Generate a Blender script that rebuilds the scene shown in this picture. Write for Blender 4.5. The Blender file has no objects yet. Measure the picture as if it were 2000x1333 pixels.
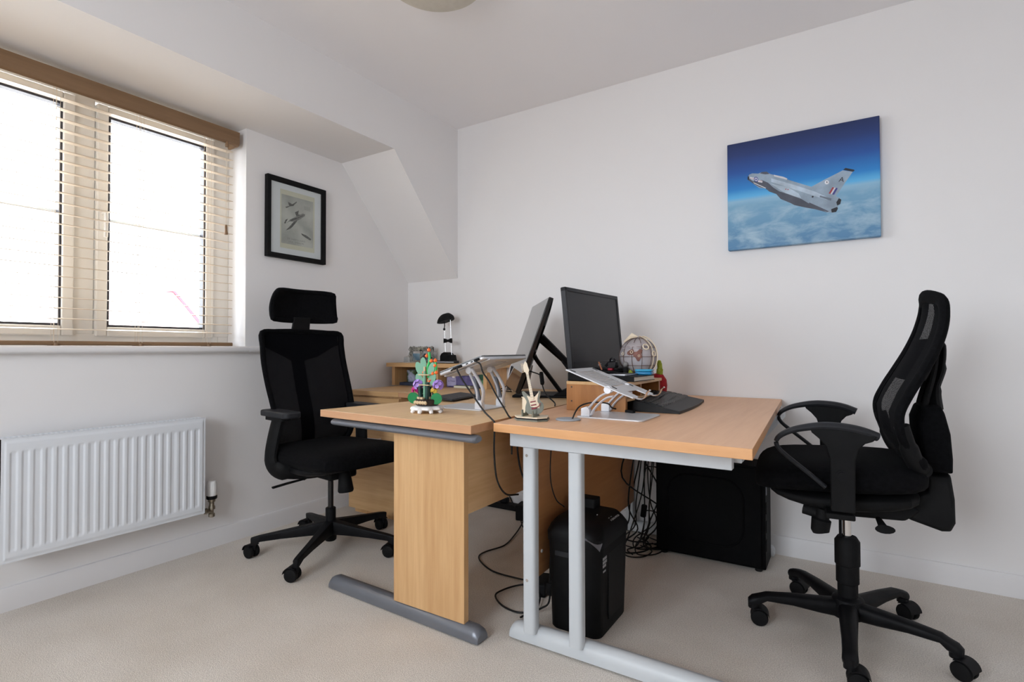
import bpy, bmesh, math, random
from mathutils import Vector, Matrix, Euler
PI = math.pi
SC = bpy.context.scene
COL = SC.collection
random.seed(7)
T = 0.726          # desk top height
XA, YB, XU = -2.643, 2.79, -2.196
ZC, ZS = 2.437, 2.12

# ------------------------------------------------------------------ camera
cam_d = bpy.data.cameras.new('camera')
cam_d.sensor_fit = 'HORIZONTAL'; cam_d.sensor_width = 36.0
cam_d.lens = 36.0 * 1037.46 / 2000.0
cam_d.clip_start = 0.02; cam_d.clip_end = 200
cam = bpy.data.objects.new('camera', cam_d); COL.objects.link(cam)
yaw, pit, rol = math.radians(32.3777), math.radians(0.9558), math.radians(-0.1405)
f = Vector((-math.sin(yaw)*math.cos(pit), math.cos(yaw)*math.cos(pit), math.sin(pit)))
r = Vector((math.cos(yaw), math.sin(yaw), 0)); u = r.cross(f)
r2 = r*math.cos(rol)+u*math.sin(rol); u2 = -r*math.sin(rol)+u*math.cos(rol)
M = Matrix((r2, u2, -f)).transposed().to_4x4(); M.translation = Vector((0, 0, 0.96))
cam.matrix_world = M
SC.camera = cam

# ------------------------------------------------------------------ light and exposure
SC.view_settings.view_transform = 'Standard'
SC.view_settings.look = 'None'
SC.view_settings.gamma = 1.0
SC.view_settings.use_curve_mapping = False
SC.view_settings.exposure = 0.05
wd = bpy.data.worlds.new('overcast_sky'); SC.world = wd; wd.use_nodes = True
nt = wd.node_tree; nt.nodes.clear()
out = nt.nodes.new('ShaderNodeOutputWorld'); bg = nt.nodes.new('ShaderNodeBackground')
tc = nt.nodes.new('ShaderNodeTexCoord'); sx = nt.nodes.new('ShaderNodeSeparateXYZ')
cr = nt.nodes.new('ShaderNodeValToRGB')
cr.color_ramp.elements[0].position = 0.42; cr.color_ramp.elements[0].color = (0.56, 0.55, 0.56, 1)
cr.color_ramp.elements[1].position = 0.56; cr.color_ramp.elements[1].color = (0.915, 0.95, 1.0, 1)
mp = nt.nodes.new('ShaderNodeMapRange'); mp.inputs['From Min'].default_value = -1; mp.inputs['From Max'].default_value = 1
nt.links.new(tc.outputs['Generated'], sx.inputs[0]); nt.links.new(sx.outputs['Z'], mp.inputs['Value'])
nt.links.new(mp.outputs[0], cr.inputs[0])
# bluish tint added towards the rear, to cool light from the added window
my = nt.nodes.new('ShaderNodeMapRange'); my.inputs['From Min'].default_value = 0.1; my.inputs['From Max'].default_value = -0.7
mxw = nt.nodes.new('ShaderNodeMix'); mxw.data_type = 'RGBA'; mxw.blend_type = 'MULTIPLY'; mxw.inputs[7].default_value = (0.96, 0.965, 1.0, 1)
nt.links.new(sx.outputs['Y'], my.inputs['Value']); nt.links.new(my.outputs[0], mxw.inputs['Factor'])
nt.links.new(cr.outputs[0], mxw.inputs[6]); nt.links.new(mxw.outputs[2], bg.inputs['Color'])
bg.inputs['Strength'].default_value = 15.5
nt.links.new(bg.outputs[0], out.inputs[0])
def portal(name, loc, rot, sx_, sy_):
    l = bpy.data.lights.new(name, 'AREA'); l.shape = 'RECTANGLE'; l.size = sx_; l.size_y = sy_
    l.cycles.is_portal = True
    o = bpy.data.objects.new(name, l); COL.objects.link(o); o.location = loc; o.rotation_euler = rot
portal('window_portal', (-2.93, 0.42, 1.54), (0, -PI/2, 0), 1.15, 2.35)
portal('fill_window_portal', (-1.05, -1.50, 1.5), (PI/2, 0, 0), 1.3, 1.3)  # portal of the unseen rear opening, added as fill light
SC.cycles.max_bounces = 12; SC.cycles.diffuse_bounces = 8; SC.cycles.transparent_max_bounces = 16
SC.cycles.sample_clamp_indirect = 6

# ------------------------------------------------------------------ mesh builder
class MB:
    def __init__(s): s.v = []; s.f = []; s.m = []; s.mi = 0
    def mat(s, i): s.mi = i; return s
    def add(s, vs, fs, M=None):
        b = len(s.v)
        for p in vs:
            p = Vector(p); s.v.append(M @ p if M else p)
        for q in fs: s.f.append([b+i for i in q]); s.m.append(s.mi)
        return s
    def box(s, lo, hi, M=None):
        x0, y0, z0 = lo; x1, y1, z1 = hi
        return s.add([(x0,y0,z0),(x1,y0,z0),(x1,y1,z0),(x0,y1,z0),(x0,y0,z1),(x1,y0,z1),(x1,y1,z1),(x0,y1,z1)],
                     [(3,2,1,0),(4,5,6,7),(0,1,5,4),(1,2,6,5),(2,3,7,6),(3,0,4,7)], M)
    def cbox(s, c, d, M=None):
        return s.box([c[i]-d[i]/2 for i in range(3)], [c[i]+d[i]/2 for i in range(3)], M)
    def prism(s, poly, a, b, axis='z', M=None):
        n = len(poly)
        def P(p, h): return {'z': (p[0], p[1], h), 'y': (p[0], h, p[1]), 'x': (h, p[0], p[1])}[axis]
        vs = [P(p, a) for p in poly] + [P(p, b) for p in poly]
        fs = [tuple(range(n-1, -1, -1)), tuple(range(n, 2*n))] + [(i, (i+1) % n, n+(i+1) % n, n+i) for i in range(n)]
        return s.add(vs, fs, M)
    def rings(s, R, cap=True, closed=False, M=None):
        n = len(R[0]); vs = [p for g in R for p in g]; fs = []
        k = len(R)
        for i in range(k if closed else k-1):
            a = i*n; b = ((i+1) % k)*n
            for j in range(n): fs.append((a+j, a+(j+1) % n, b+(j+1) % n, b+j))
        if cap and not closed: fs += [tuple(range(n-1, -1, -1)), tuple(range((k-1)*n, k*n))]
        return s.add(vs, fs, M)
    def tube(s, pts, r, n=10, closed=False, flat=(1, 1), up=None, M=None):
        pts = [Vector(p) for p in pts]; k = len(pts); R = []
        rr = r if isinstance(r, (list, tuple)) else [r]*k
        nrm = None
        for i in range(k):
            a = pts[i-1] if (i > 0 or closed) else pts[i]; b = pts[(i+1) % k] if (i < k-1 or closed) else pts[i]
            t = (b-a).normalized()
            if up is not None:
                nrm = Vector(up) - t*Vector(up).dot(t)
                if nrm.length < 1e-5: nrm = t.orthogonal()
            elif nrm is None: nrm = t.orthogonal()
            else:
                nrm = nrm - t*nrm.dot(t)
                if nrm.length < 1e-5: nrm = t.orthogonal()
            nrm.normalize(); bi = t.cross(nrm)
            R.append([pts[i]+nrm*math.cos(2*PI*j/n)*rr[i]*flat[0]+bi*math.sin(2*PI*j/n)*rr[i]*flat[1] for j in range(n)])
        return s.rings(R, True, closed, M)
    def lathe(s, prof, c=(0, 0, 0), n=24, M=None):
        R = [[(c[0]+r_*math.cos(2*PI*j/n), c[1]+r_*math.sin(2*PI*j/n), c[2]+z) for j in range(n)] for r_, z in prof]
        return s.rings(R, True, False, M)
    def cyl(s, a, b, r, n=16, r1=None): return s.tube([a, b], [r, r if r1 is None else r1], n)
    def sph(s, c, r, sc=(1, 1, 1), n=16, m=10, M=None):
        prof = [(max(1e-4, math.sin(PI*i/m))*r, -math.cos(PI*i/m)*r) for i in range(m+1)]
        R = [[(c[0]+q*math.cos(2*PI*j/n)*sc[0], c[1]+q*math.sin(2*PI*j/n)*sc[1], c[2]+z*sc[2]) for j in range(n)] for q, z in prof]
        return s.rings(R, True, False, M)
    def grid(s, fn, nu, nv, M=None):
        vs = [fn(i/nu, j/nv) for i in range(nu+1) for j in range(nv+1)]
        fs = [(i*(nv+1)+j, (i+1)*(nv+1)+j, (i+1)*(nv+1)+j+1, i*(nv+1)+j+1) for i in range(nu) for j in range(nv)]
        return s.add(vs, fs, M)
    def sheet(s, fn, nu, nv, th, M=None):       # closed thick sheet; fn gives centre point, th(u,v)->offset vector
        A = [fn(i/nu, j/nv) for i in range(nu+1) for j in range(nv+1)]
        tv = [Vector(th(i/nu, j/nv)) if callable(th) else Vector(th) for i in range(nu+1) for j in range(nv+1)]
        k = len(A); vs = [Vector(a)+t/2 for a, t in zip(A, tv)]+[Vector(a)-t/2 for a, t in zip(A, tv)]
        I = lambda i, j: i*(nv+1)+j
        fs = []
        for i in range(nu):
            for j in range(nv):
                fs.append((I(i,j), I(i+1,j), I(i+1,j+1), I(i,j+1))); fs.append((k+I(i,j), k+I(i,j+1), k+I(i+1,j+1), k+I(i+1,j)))
        for i in range(nu): fs.append((I(i,0), k+I(i,0), k+I(i+1,0), I(i+1,0))); fs.append((I(i,nv), I(i+1,nv), k+I(i+1,nv), k+I(i,nv)))
        for j in range(nv): fs.append((I(0,j), I(0,j+1), k+I(0,j+1), k+I(0,j))); fs.append((I(nu,j), k+I(nu,j), k+I(nu,j+1), I(nu,j+1)))
        return s.add(vs, fs, M)
    def text(s, txt, size, M, ex=0.0004, align='CENTER', space=1.0):
        c = bpy.data.curves.new('t', 'FONT'); c.body = txt; c.size = size; c.extrude = ex; c.align_x = align; c.align_y = 'CENTER'; c.space_character = space
        o = bpy.data.objects.new('t', c); COL.objects.link(o)
        me = o.to_mesh()
        s.add([v.co.copy() for v in me.vertices], [tuple(p.vertices) for p in me.polygons], M)
        o.to_mesh_clear(); bpy.data.objects.remove(o); bpy.data.curves.remove(c)
        return s
    def build(s, name, mats, parent=None, off=None, bev=0, seg=2, sub=0, ang=40, flat=False, label=None):
        me = bpy.data.meshes.new(name)
        if off is None: off = OFF.get(parent.name, Vector((0, 0, 0))) if parent is not None else Vector((0, 0, 0))
        off = Vector(off)
        me.from_pydata([tuple(p-off) for p in s.v], [], s.f)
        mats = mats if isinstance(mats, (list, tuple)) else [mats]
        for m in mats: me.materials.append(m)
        bm = bmesh.new(); bm.from_mesh(me)
        for fc, i in zip(bm.faces, s.m): fc.material_index = i
        bmesh.ops.recalc_face_normals(bm, faces=bm.faces[:])
        bm.to_mesh(me); bm.free()
        if not flat:
            me.polygons.foreach_set('use_smooth', [True]*len(me.polygons))
            me.set_sharp_from_angle(angle=math.radians(ang))
        o = bpy.data.objects.new(name, me); COL.objects.link(o)
        if parent is not None: o.parent = parent; OFF[o.name] = off
        if bev:
            b = o.modifiers.new('bevel', 'BEVEL'); b.width = bev; b.segments = seg; b.limit_method = 'ANGLE'; b.angle_limit = math.radians(35)
        if sub:
            d = o.modifiers.new('sub', 'SUBSURF'); d.levels = sub; d.render_levels = sub
        if label: o['label'] = label
        return o
OFF = {}
def rmat(loc, rx=0, ry=0, rz=0): return Matrix.Translation(Vector(loc)) @ Euler((rx, ry, rz)).to_matrix().to_4x4()
# a thing built in world coordinates: children vertices are shifted to the empty's base
def thing(name, label, cat, loc=(0, 0, 0), rotz=0, group=None, local=False):
    o = bpy.data.objects.new(name, None); COL.objects.link(o); o.empty_display_size = 0.05
    o.location = loc; o.rotation_euler = (0, 0, rotz); o['label'] = label; o['category'] = cat
    if group: o['group'] = group
    OFF[o.name] = Vector((0, 0, 0)) if local else Vector(loc)
    return o
def tag(o, label, cat, group=None):
    o['label'] = label; o['category'] = cat
    if group: o['group'] = group
    return o
def single(mb, name, mats, label, cat, loc, **k):
    g = k.pop('group', None)
    o = mb.build(name, mats, None, off=loc, **k); o.location = loc
    return tag(o, label, cat, g)
def struct(mb, name, mats, **k):
    o = mb.build(name, mats, None, **k); o['kind'] = 'structure'; return o
def smooth_path(pts, n=6, closed=False):
    P = [Vector(p) for p in pts]; k = len(P); out = []
    for i in range(k if closed else k-1):
        p0 = P[i-1] if (i > 0 or closed) else P[i]*2-P[i+1]; p1 = P[i]; p2 = P[(i+1) % k]; p3 = P[(i+2) % k] if (i+2 < k or closed) else P[i+1]*2-P[i]
        for j in range(n):
            t = j/n
            out.append(0.5*((2*p1)+(-p0+p2)*t+(2*p0-5*p1+4*p2-p3)*t*t+(-p0+3*p1-3*p2+p3)*t*t*t))
    if not closed: out.append(P[-1])
    return out
def rrect(w, h, r, n=5, cx=0, cy=0):
    o = []
    for (sx_, sy_, a0) in ((1, 1, 0), (-1, 1, PI/2), (-1, -1, PI), (1, -1, 1.5*PI)):
        for i in range(n+1):
            a = a0+PI/2*i/n; o.append((cx+sx_*(w/2-r)+r*math.cos(a), cy+sy_*(h/2-r)+r*math.sin(a)))
    return o

# ------------------------------------------------------------------ materials
def mk(name, col, rough=0.5, metal=0.0, spec=0.5, alpha=None):
    m = bpy.data.materials.new(name); m.use_nodes = True
    b = m.node_tree.nodes['Principled BSDF']
    b.inputs['Base Color'].default_value = (*col, 1); b.inputs['Roughness'].default_value = rough
    b.inputs['Metallic'].default_value = metal; b.inputs['Specular IOR Level'].default_value = spec
    return m
def noise_mat(name, c1, c2, scale=(1, 1, 1), nscale=5, rough=0.6, bump=0.0, bdist=0.002, detail=4, metal=0, spec=0.5, pos=(0.35, 0.65), bscale=None):
    m = mk(name, c1, rough, metal, spec); n = m.node_tree.nodes; L = m.node_tree.links; b = n['Principled BSDF']
    tc = n.new('ShaderNodeTexCoord'); mp = n.new('ShaderNodeMapping'); mp.inputs['Scale'].default_value = scale
    L.new(tc.outputs['Object'], mp.inputs[0])
    nz = n.new('ShaderNodeTexNoise'); nz.inputs['Scale'].default_value = nscale; nz.inputs['Detail'].default_value = detail
    L.new(mp.outputs[0], nz.inputs['Vector'])
    cr = n.new('ShaderNodeValToRGB'); cr.color_ramp.elements[0].position = pos[0]; cr.color_ramp.elements[1].position = pos[1]
    cr.color_ramp.elements[0].color = (*c1, 1); cr.color_ramp.elements[1].color = (*c2, 1)
    L.new(nz.outputs[0], cr.inputs[0]); L.new(cr.outputs[0], b.inputs['Base Color'])
    if bump:
        bp = n.new('ShaderNodeBump'); bp.inputs['Strength'].default_value = bump; bp.inputs['Distance'].default_value = bdist
        src = nz
        if bscale:
            src = n.new('ShaderNodeTexNoise'); src.inputs['Scale'].default_value = bscale; src.inputs['Detail'].default_value = 3; L.new(tc.outputs['Object'], src.inputs['Vector'])
        L.new(src.outputs[0], bp.inputs['Height']); L.new(bp.outputs[0], b.inputs['Normal'])
    return m
W = {}
W['wall'] = noise_mat('wall_paint', (0.795, 0.787, 0.790), (0.81, 0.802, 0.805), nscale=1.2, rough=0.85, bump=0.05, bdist=0.001, bscale=260, spec=0.2)
W['ceil'] = noise_mat('ceiling_paint', (0.86, 0.852, 0.868), (0.875, 0.867, 0.883), nscale=1.0, rough=0.9, bump=0.05, bdist=0.001, bscale=200, spec=0.2)
W['gloss'] = noise_mat('white_gloss_paint', (0.74, 0.735, 0.745), (0.76, 0.755, 0.765), nscale=2, rough=0.45)
W['upvc'] = noise_mat('window_frame_white', (0.72, 0.70, 0.66), (0.74, 0.72, 0.68), nscale=3, rough=0.35)
W['gasket'] = noise_mat('black_gasket', (0.03, 0.03, 0.04), (0.045, 0.045, 0.055), nscale=20, rough=0.5)
W['rad'] = noise_mat('radiator_enamel', (0.72, 0.755, 0.80), (0.74, 0.775, 0.82), nscale=3, rough=0.35)
W['dark'] = noise_mat('dark_void', (0.01, 0.01, 0.012), (0.015, 0.015, 0.018), nscale=20, rough=0.8)
# carpet
m = noise_mat('beige_carpet', (0.80, 0.74, 0.665), (0.90, 0.85, 0.785), nscale=2.6, rough=1.0, bump=0.9, bdist=0.004, detail=6, spec=0.05, bscale=420)
n = m.node_tree.nodes; L = m.node_tree.links; b = n['Principled BSDF']
old = b.inputs['Base Color'].links[0].from_socket
tc = n.new('ShaderNodeTexCoord'); fz = n.new('ShaderNodeTexNoise'); fz.inputs['Scale'].default_value = 300; fz.inputs['Detail'].default_value = 3
L.new(tc.outputs['Object'], fz.inputs['Vector'])
cr = n.new('ShaderNodeValToRGB'); cr.color_ramp.elements[0].position = 0.35; cr.color_ramp.elements[1].position = 0.62
cr.color_ramp.elements[0].color = (0.70, 0.68, 0.67, 1); cr.color_ramp.elements[1].color = (1, 1, 1, 1)
mx = n.new('ShaderNodeMix'); mx.data_type = 'RGBA'; mx.blend_type = 'MULTIPLY'; mx.inputs['Factor'].default_value = 1
L.new(fz.outputs[0], cr.inputs[0]); L.new(old, mx.inputs[6]); L.new(cr.outputs[0], mx.inputs[7]); L.new(mx.outputs[2], b.inputs['Base Color'])
W['carpet'] = m
def wood(name, c1, c2, axis='y', rough=0.38, fine=60, stretch=0.05, bands=0.5, knots=False):
    m = mk(name, c1, rough); n = m.node_tree.nodes; L = m.node_tree.links; b = n['Principled BSDF']
    sc = {'x': (stretch, 1, 1), 'y': (1, stretch, 1), 'z': (1, 1, stretch)}[axis]
    tc = n.new('ShaderNodeTexCoord'); mp = n.new('ShaderNodeMapping'); mp.inputs['Scale'].default_value = sc
    L.new(tc.outputs['Object'], mp.inputs[0])
    a = n.new('ShaderNodeTexNoise'); a.inputs['Scale'].default_value = fine; a.inputs['Detail'].default_value = 5; a.inputs['Roughness'].default_value = 0.6
    c = n.new('ShaderNodeTexNoise'); c.inputs['Scale'].default_value = fine*0.12; c.inputs['Detail'].default_value = 2; c.inputs['Distortion'].default_value = 0.6
    L.new(mp.outputs[0], a.inputs['Vector']); L.new(mp.outputs[0], c.inputs['Vector'])
    mm = n.new('ShaderNodeMath'); mm.operation = 'MULTIPLY_ADD'; mm.inputs[1].default_value = 1-bands
    m2 = n.new('ShaderNodeMath'); m2.operation = 'MULTIPLY'; m2.inputs[1].default_value = bands
    L.new(c.outputs[0], m2.inputs[0]); L.new(a.outputs[0], mm.inputs[0]); L.new(m2.outputs[0], mm.inputs[2])
    cr = n.new('ShaderNodeValToRGB'); cr.color_ramp.elements[0].position = 0.36; cr.color_ramp.elements[1].position = 0.62
    cr.color_ramp.elements[0].color = (*c1, 1); cr.color_ramp.elements[1].color = (*c2, 1)
    L.new(mm.outputs[0], cr.inputs[0]); src = cr.outputs[0]
    if knots:
        v = n.new('ShaderNodeTexVoronoi'); v.inputs['Scale'].default_value = 14; v.feature = 'F1'
        L.new(tc.outputs['Object'], v.inputs['Vector'])
        k = n.new('ShaderNodeValToRGB'); k.color_ramp.elements[0].position = 0.06; k.color_ramp.elements[1].position = 0.13
        k.color_ramp.elements[0].color = (1, 1, 1, 1); k.color_ramp.elements[1].color = (0, 0, 0, 1)
        L.new(v.outputs['Distance'], k.inputs[0])
        mx = n.new('ShaderNodeMix'); mx.data_type = 'RGBA'; mx.inputs[7].default_value = (c1[0]*0.35, c1[1]*0.28, c1[2]*0.25, 1)
        L.new(k.outputs[0], mx.inputs['Factor']); L.new(src, mx.inputs[6]); src = mx.outputs[2]
    L.new(src, b.inputs['Base Color'])
    return m
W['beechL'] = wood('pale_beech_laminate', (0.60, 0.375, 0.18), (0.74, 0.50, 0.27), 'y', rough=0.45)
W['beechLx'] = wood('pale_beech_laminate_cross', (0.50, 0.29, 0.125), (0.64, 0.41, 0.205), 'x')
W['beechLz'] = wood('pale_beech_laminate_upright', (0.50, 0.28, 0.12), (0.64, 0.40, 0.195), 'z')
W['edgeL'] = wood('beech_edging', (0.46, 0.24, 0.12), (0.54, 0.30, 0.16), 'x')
W['beechR'] = wood('warm_beech_laminate', (0.68, 0.385, 0.215), (0.78, 0.475, 0.285), 'y', rough=0.45)
W['edgeR'] = wood('warm_beech_edging', (0.58, 0.29, 0.12), (0.64, 0.335, 0.15), 'x', bands=0.3)
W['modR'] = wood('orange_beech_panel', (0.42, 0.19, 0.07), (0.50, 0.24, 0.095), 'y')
W['pine'] = wood('knotty_pine', (0.31, 0.125, 0.034), (0.49, 0.22, 0.068), 'z', stretch=0.09, knots=True, bands=0.65)
W['pinex'] = wood('pine_board', (0.55, 0.33, 0.14), (0.68, 0.44, 0.22), 'y')
W['valance'] = wood('brown_valance_wood', (0.185, 0.105, 0.050), (0.235, 0.138, 0.070), 'y', rough=0.45)
W['slat'] = wood('pale_slat_wood', (0.60, 0.50, 0.38), (0.68, 0.58, 0.46), 'y', rough=0.4)
W['balsa'] = wood('pale_plywood', (0.70, 0.58, 0.42), (0.80, 0.69, 0.53), 'z', fine=90)
W['balsadark'] = wood('grey_green_plywood', (0.14, 0.15, 0.12), (0.19, 0.20, 0.16), 'z', fine=90)
W['gmetal'] = noise_mat('grey_foot_metal', (0.155, 0.165, 0.19), (0.175, 0.185, 0.21), nscale=8, rough=0.33, metal=0.35)
W['smetal'] = noise_mat('pale_grey_powder_coat', (0.52, 0.55, 0.575), (0.55, 0.58, 0.605), nscale=6, rough=0.4)
W['alu'] = noise_mat('brushed_aluminium', (0.60, 0.61, 0.635), (0.66, 0.67, 0.695), scale=(1, 30, 1), nscale=12, rough=0.36, metal=0.3)
W['silver'] = noise_mat('silver_alloy', (0.74, 0.75, 0.79), (0.78, 0.79, 0.83), nscale=10, rough=0.32, metal=0.3)
W['chrome'] = noise_mat('chrome', (0.75, 0.75, 0.76), (0.8, 0.8, 0.81), nscale=10, rough=0.12, metal=1.0)
W['blk'] = noise_mat('black_plastic', (0.004, 0.004, 0.005), (0.006, 0.006, 0.007), nscale=30, rough=0.52, spec=0.16)
W['blkm'] = noise_mat('matt_black_plastic', (0.0045, 0.0045, 0.005), (0.0065, 0.0065, 0.007), nscale=40, rough=0.66, spec=0.16)
W['blkg'] = noise_mat('gloss_black', (0.006, 0.006, 0.008), (0.009, 0.009, 0.011), nscale=10, rough=0.16)
W['cable'] = noise_mat('black_cable_rubber', (0.006, 0.006, 0.006), (0.008, 0.008, 0.008), nscale=50, rough=0.5, spec=0.3)
W['pc'] = noise_mat('black_steel_case', (0.0022, 0.0022, 0.0026), (0.0032, 0.0032, 0.0036), nscale=30, rough=0.6, spec=0.08)
W['fab'] = noise_mat('black_upholstery', (0.0015, 0.0015, 0.002), (0.004, 0.004, 0.005), nscale=90, rough=0.95, bump=0.4, bdist=0.001, bscale=700, spec=0.12)
W['armgrey'] = noise_mat('dark_grey_soft_plastic', (0.014, 0.015, 0.018), (0.019, 0.020, 0.024), nscale=30, rough=0.5, spec=0.3)
W['white'] = noise_mat('white_plastic', (0.78, 0.78, 0.78), (0.82, 0.82, 0.82), nscale=10, rough=0.4)
W['scr'] = noise_mat('dark_screen', (0.018, 0.018, 0.022), (0.022, 0.022, 0.026), nscale=4, rough=0.35, spec=0.28)
W['scrg'] = noise_mat('glossy_screen', (0.035, 0.034, 0.034), (0.040, 0.038, 0.038), nscale=4, rough=0.05, spec=1.0)
m = bpy.data.materials.new('clear_glass'); m.use_nodes = True; n = m.node_tree.nodes; L = m.node_tree.links
b = n['Principled BSDF']; n.remove(b); tr = n.new('ShaderNodeBsdfTransparent'); tr.inputs[0].default_value = (0.97, 0.985, 0.98, 1)
gl = n.new('ShaderNodeBsdfGlossy'); gl.inputs['Roughness'].default_value = 0.02; lw = n.new('ShaderNodeLayerWeight'); lw.inputs[0].default_value = 0.35
mxs = n.new('ShaderNodeMixShader'); ml = n.new('ShaderNodeMath'); ml.operation = 'MULTIPLY'; ml.inputs[1].default_value = 0.35
L.new(lw.outputs['Fresnel'], ml.inputs[0]); L.new(ml.outputs[0], mxs.inputs[0]); L.new(tr.outputs[0], mxs.inputs[1]); L.new(gl.outputs[0], mxs.inputs[2]); L.new(mxs.outputs[0], n['Material Output'].inputs[0])
W['glass'] = m
def mesh_mat(name, col, pitch, open_):
    m = mk(name, col, 0.9, spec=0.06); n = m.node_tree.nodes; L = m.node_tree.links; b = n['Principled BSDF']
    tc = n.new('ShaderNodeTexCoord'); s = n.new('ShaderNodeSeparateXYZ'); L.new(tc.outputs['Object'], s.inputs[0])
    def wv(sock):
        a = n.new('ShaderNodeMath'); a.operation = 'MULTIPLY'; a.inputs[1].default_value = 2*PI/pitch; L.new(sock, a.inputs[0])
        c = n.new('ShaderNodeMath'); c.operation = 'SINE'; L.new(a.outputs[0], c.inputs[0]); return c.outputs[0]
    q = n.new('ShaderNodeMath'); q.operation = 'MULTIPLY'; L.new(wv(s.outputs['Y']), q.inputs[0]); L.new(wv(s.outputs['Z']), q.inputs[1])
    g = n.new('ShaderNodeMath'); g.operation = 'GREATER_THAN'; g.inputs[1].default_value = open_; L.new(q.outputs[0], g.inputs[0])
    t = n.new('ShaderNodeBsdfTransparent'); x = n.new('ShaderNodeMixShader'); L.new(g.outputs[0], x.inputs[0]); L.new(b.outputs[0], x.inputs[1]); L.new(t.outputs[0], x.inputs[2])
    L.new(x.outputs[0], n['Material Output'].inputs[0]); return m
W['mesh'] = mesh_mat('black_chair_mesh', (0.003, 0.003, 0.004), 0.0052, 0.70)
W['meshfine'] = mesh_mat('fine_black_mesh', (0.002, 0.002, 0.003), 0.004, 0.93)
# ================================================================== ROOM
X1, Y0 = 1.55, -1.5      # unseen right wall and rear wall
mb = MB(); mb.box((XA-0.3, Y0-0.2, -0.1), (X1+0.2, YB+0.2, 0.0)); struct(mb, 'floor', W['carpet'])
mb = MB(); mb.box((XA-0.3, Y0-0.2, ZC), (X1+0.2, YB+0.2, ZC+0.1)); struct(mb, 'ceiling', W['ceil'])
mb = MB(); mb.box((XA-0.3, YB, 0), (X1+0.2, YB+0.12, ZC)); struct(mb, 'wall_right', W['wall'])
WY0, WY1, WZ0 = -0.75, 1.585, 0.955
mb = MB()
mb.box((XA-0.3, WY1, 0), (XA, YB, ZC)); mb.box((XA-0.3, Y0, 0), (XA, WY0, ZC))
mb.box((XA-0.3, WY0, 0), (XA, WY1, WZ0)); mb.box((XA-0.3, WY0, ZS), (XA, WY1, ZC))
struct(mb, 'wall_left', W['wall'])
mb = MB(); mb.prism([(Y0, ZS), (2.203, ZS), (YB, 1.437), (YB, ZC), (Y0, ZC)], XA, XU, 'x'); struct(mb, 'wall_upper', W['wall'])
mb = MB(); mb.box((X1, Y0, 0), (X1+0.12, YB, ZC)); struct(mb, 'wall_east', W['wall'])
RX0, RX1, RZ0, RZ1 = -1.7, -0.4, 0.85, 2.15
mb = MB(); mb.box((XA, Y0-0.12, 0), (RX0, Y0, ZC)); mb.box((RX1, Y0-0.12, 0), (X1, Y0, ZC)); mb.box((RX0, Y0-0.12, 0), (RX1, Y0, RZ0)); mb.box((RX0, Y0-0.12, RZ1), (RX1, Y0, ZC))
struct(mb, 'wall_rear', W['wall'])
def skirt(lo, hi, name, ax):
    mb = MB()
    if ax == 'x': mb.prism([(YB, 0), (YB-0.016, 0), (YB-0.016, 0.072), (YB-0.010, 0.086), (YB, 0.087)], lo, hi, 'x')
    else: mb.prism([(XA, 0), (XA+0.016, 0), (XA+0.016, 0.072), (XA+0.010, 0.086), (XA, 0.087)], lo, hi, 'y')
    struct(mb, name, W['gloss'])
skirt(XA, X1, 'baseboard_right', 'x'); skirt(Y0, YB, 'baseboard_left', 'y')
# sill board with rounded nose and horn
mb = MB()
nose = [(XA-0.16, WZ0-0.004), (XA+0.028, WZ0-0.006), (XA+0.038, WZ0+0.0), (XA+0.041, WZ0+0.010), (XA+0.038, WZ0+0.020), (XA+0.028, WZ0+0.026), (XA-0.16, WZ0+0.026)]
mb.prism(nose, WY0, WY1, 'y')
nose2 = [(XA, WZ0-0.006)]+nose[1:6]+[(XA, WZ0+0.026)]
mb.prism(nose2, WY1, WY1+0.075, 'y')
struct(mb, 'trim_1', W['gloss'], bev=0.002)
# window frame (three sashes)
XF = -2.80
def frame_ring(mb, y0, y1, z0, z1, w, xa, xb):
    mb.box((xa, y0, z0), (xb, y0+w, z1)); mb.box((xa, y1-w, z0), (xb, y1, z1)); mb.box((xa, y0+w, z0), (xb, y1-w, z0+w)); mb.box((xa, y0+w, z1-w), (xb, y1-w, z1))
mb = MB(); frame_ring(mb, WY0, WY1, 0.98, ZS, 0.055, XF-0.06, XF-0.004)
mb.box((XF-0.06, 1.503, 1.03), (XF-0.002, 1.585, 2.07)); mb.box((XF-0.06, 0.91, 1.03), (XF-0.004, 0.985, 2.07)); mb.box((XF-0.06, -0.10, 1.03), (XF-0.004, -0.03, 2.07))
wn = struct(mb, 'window_1', W['upvc'], bev=0.004)
def sash(y0, y1, handle):
    mb = MB(); frame_ring(mb, y0, y1, 1.025, 2.055, 0.042, XF-0.05, XF+0.014)
    s = mb.build('sash', W['upvc'], wn, off=(0,0,0), bev=0.005)
    mb = MB(); frame_ring(mb, y0+0.042, y1-0.042, 1.067, 2.013, 0.010, XF-0.03, XF+0.006); mb.build('gasket', W['gasket'], s, off=(0,0,0))
    mb = MB(); mb.box((XF-0.022, y0+0.045, 1.07), (XF-0.018, y1-0.045, 2.01)); mb.build('glass_pane', W['glass'], s, off=(0,0,0))
    mb = MB(); mb.box((XF-0.034, y0+0.045, 1.542), (XF-0.024, y1-0.045, 1.558)); mb.build('glazing_bar', W['gloss'], s, off=(0,0,0))
    if handle:
        y = y0+0.02; mb = MB(); mb.prism(rrect(0.022, 0.12, 0.01, cx=y, cy=1.55), XF+0.014, XF+0.022, 'x')
        mb.tube(smooth_path([(XF+0.02, y, 1.565), (XF+0.05, y, 1.568), (XF+0.055, y, 1.54), (XF+0.052, y, 1.46)]), 0.008, 10)
        mb.build('handle', W['upvc'], s, off=(0,0,0))
sash(0.988, 1.500, True); sash(-0.029, 0.909, False); sash(-0.694, -0.101, False)
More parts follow.
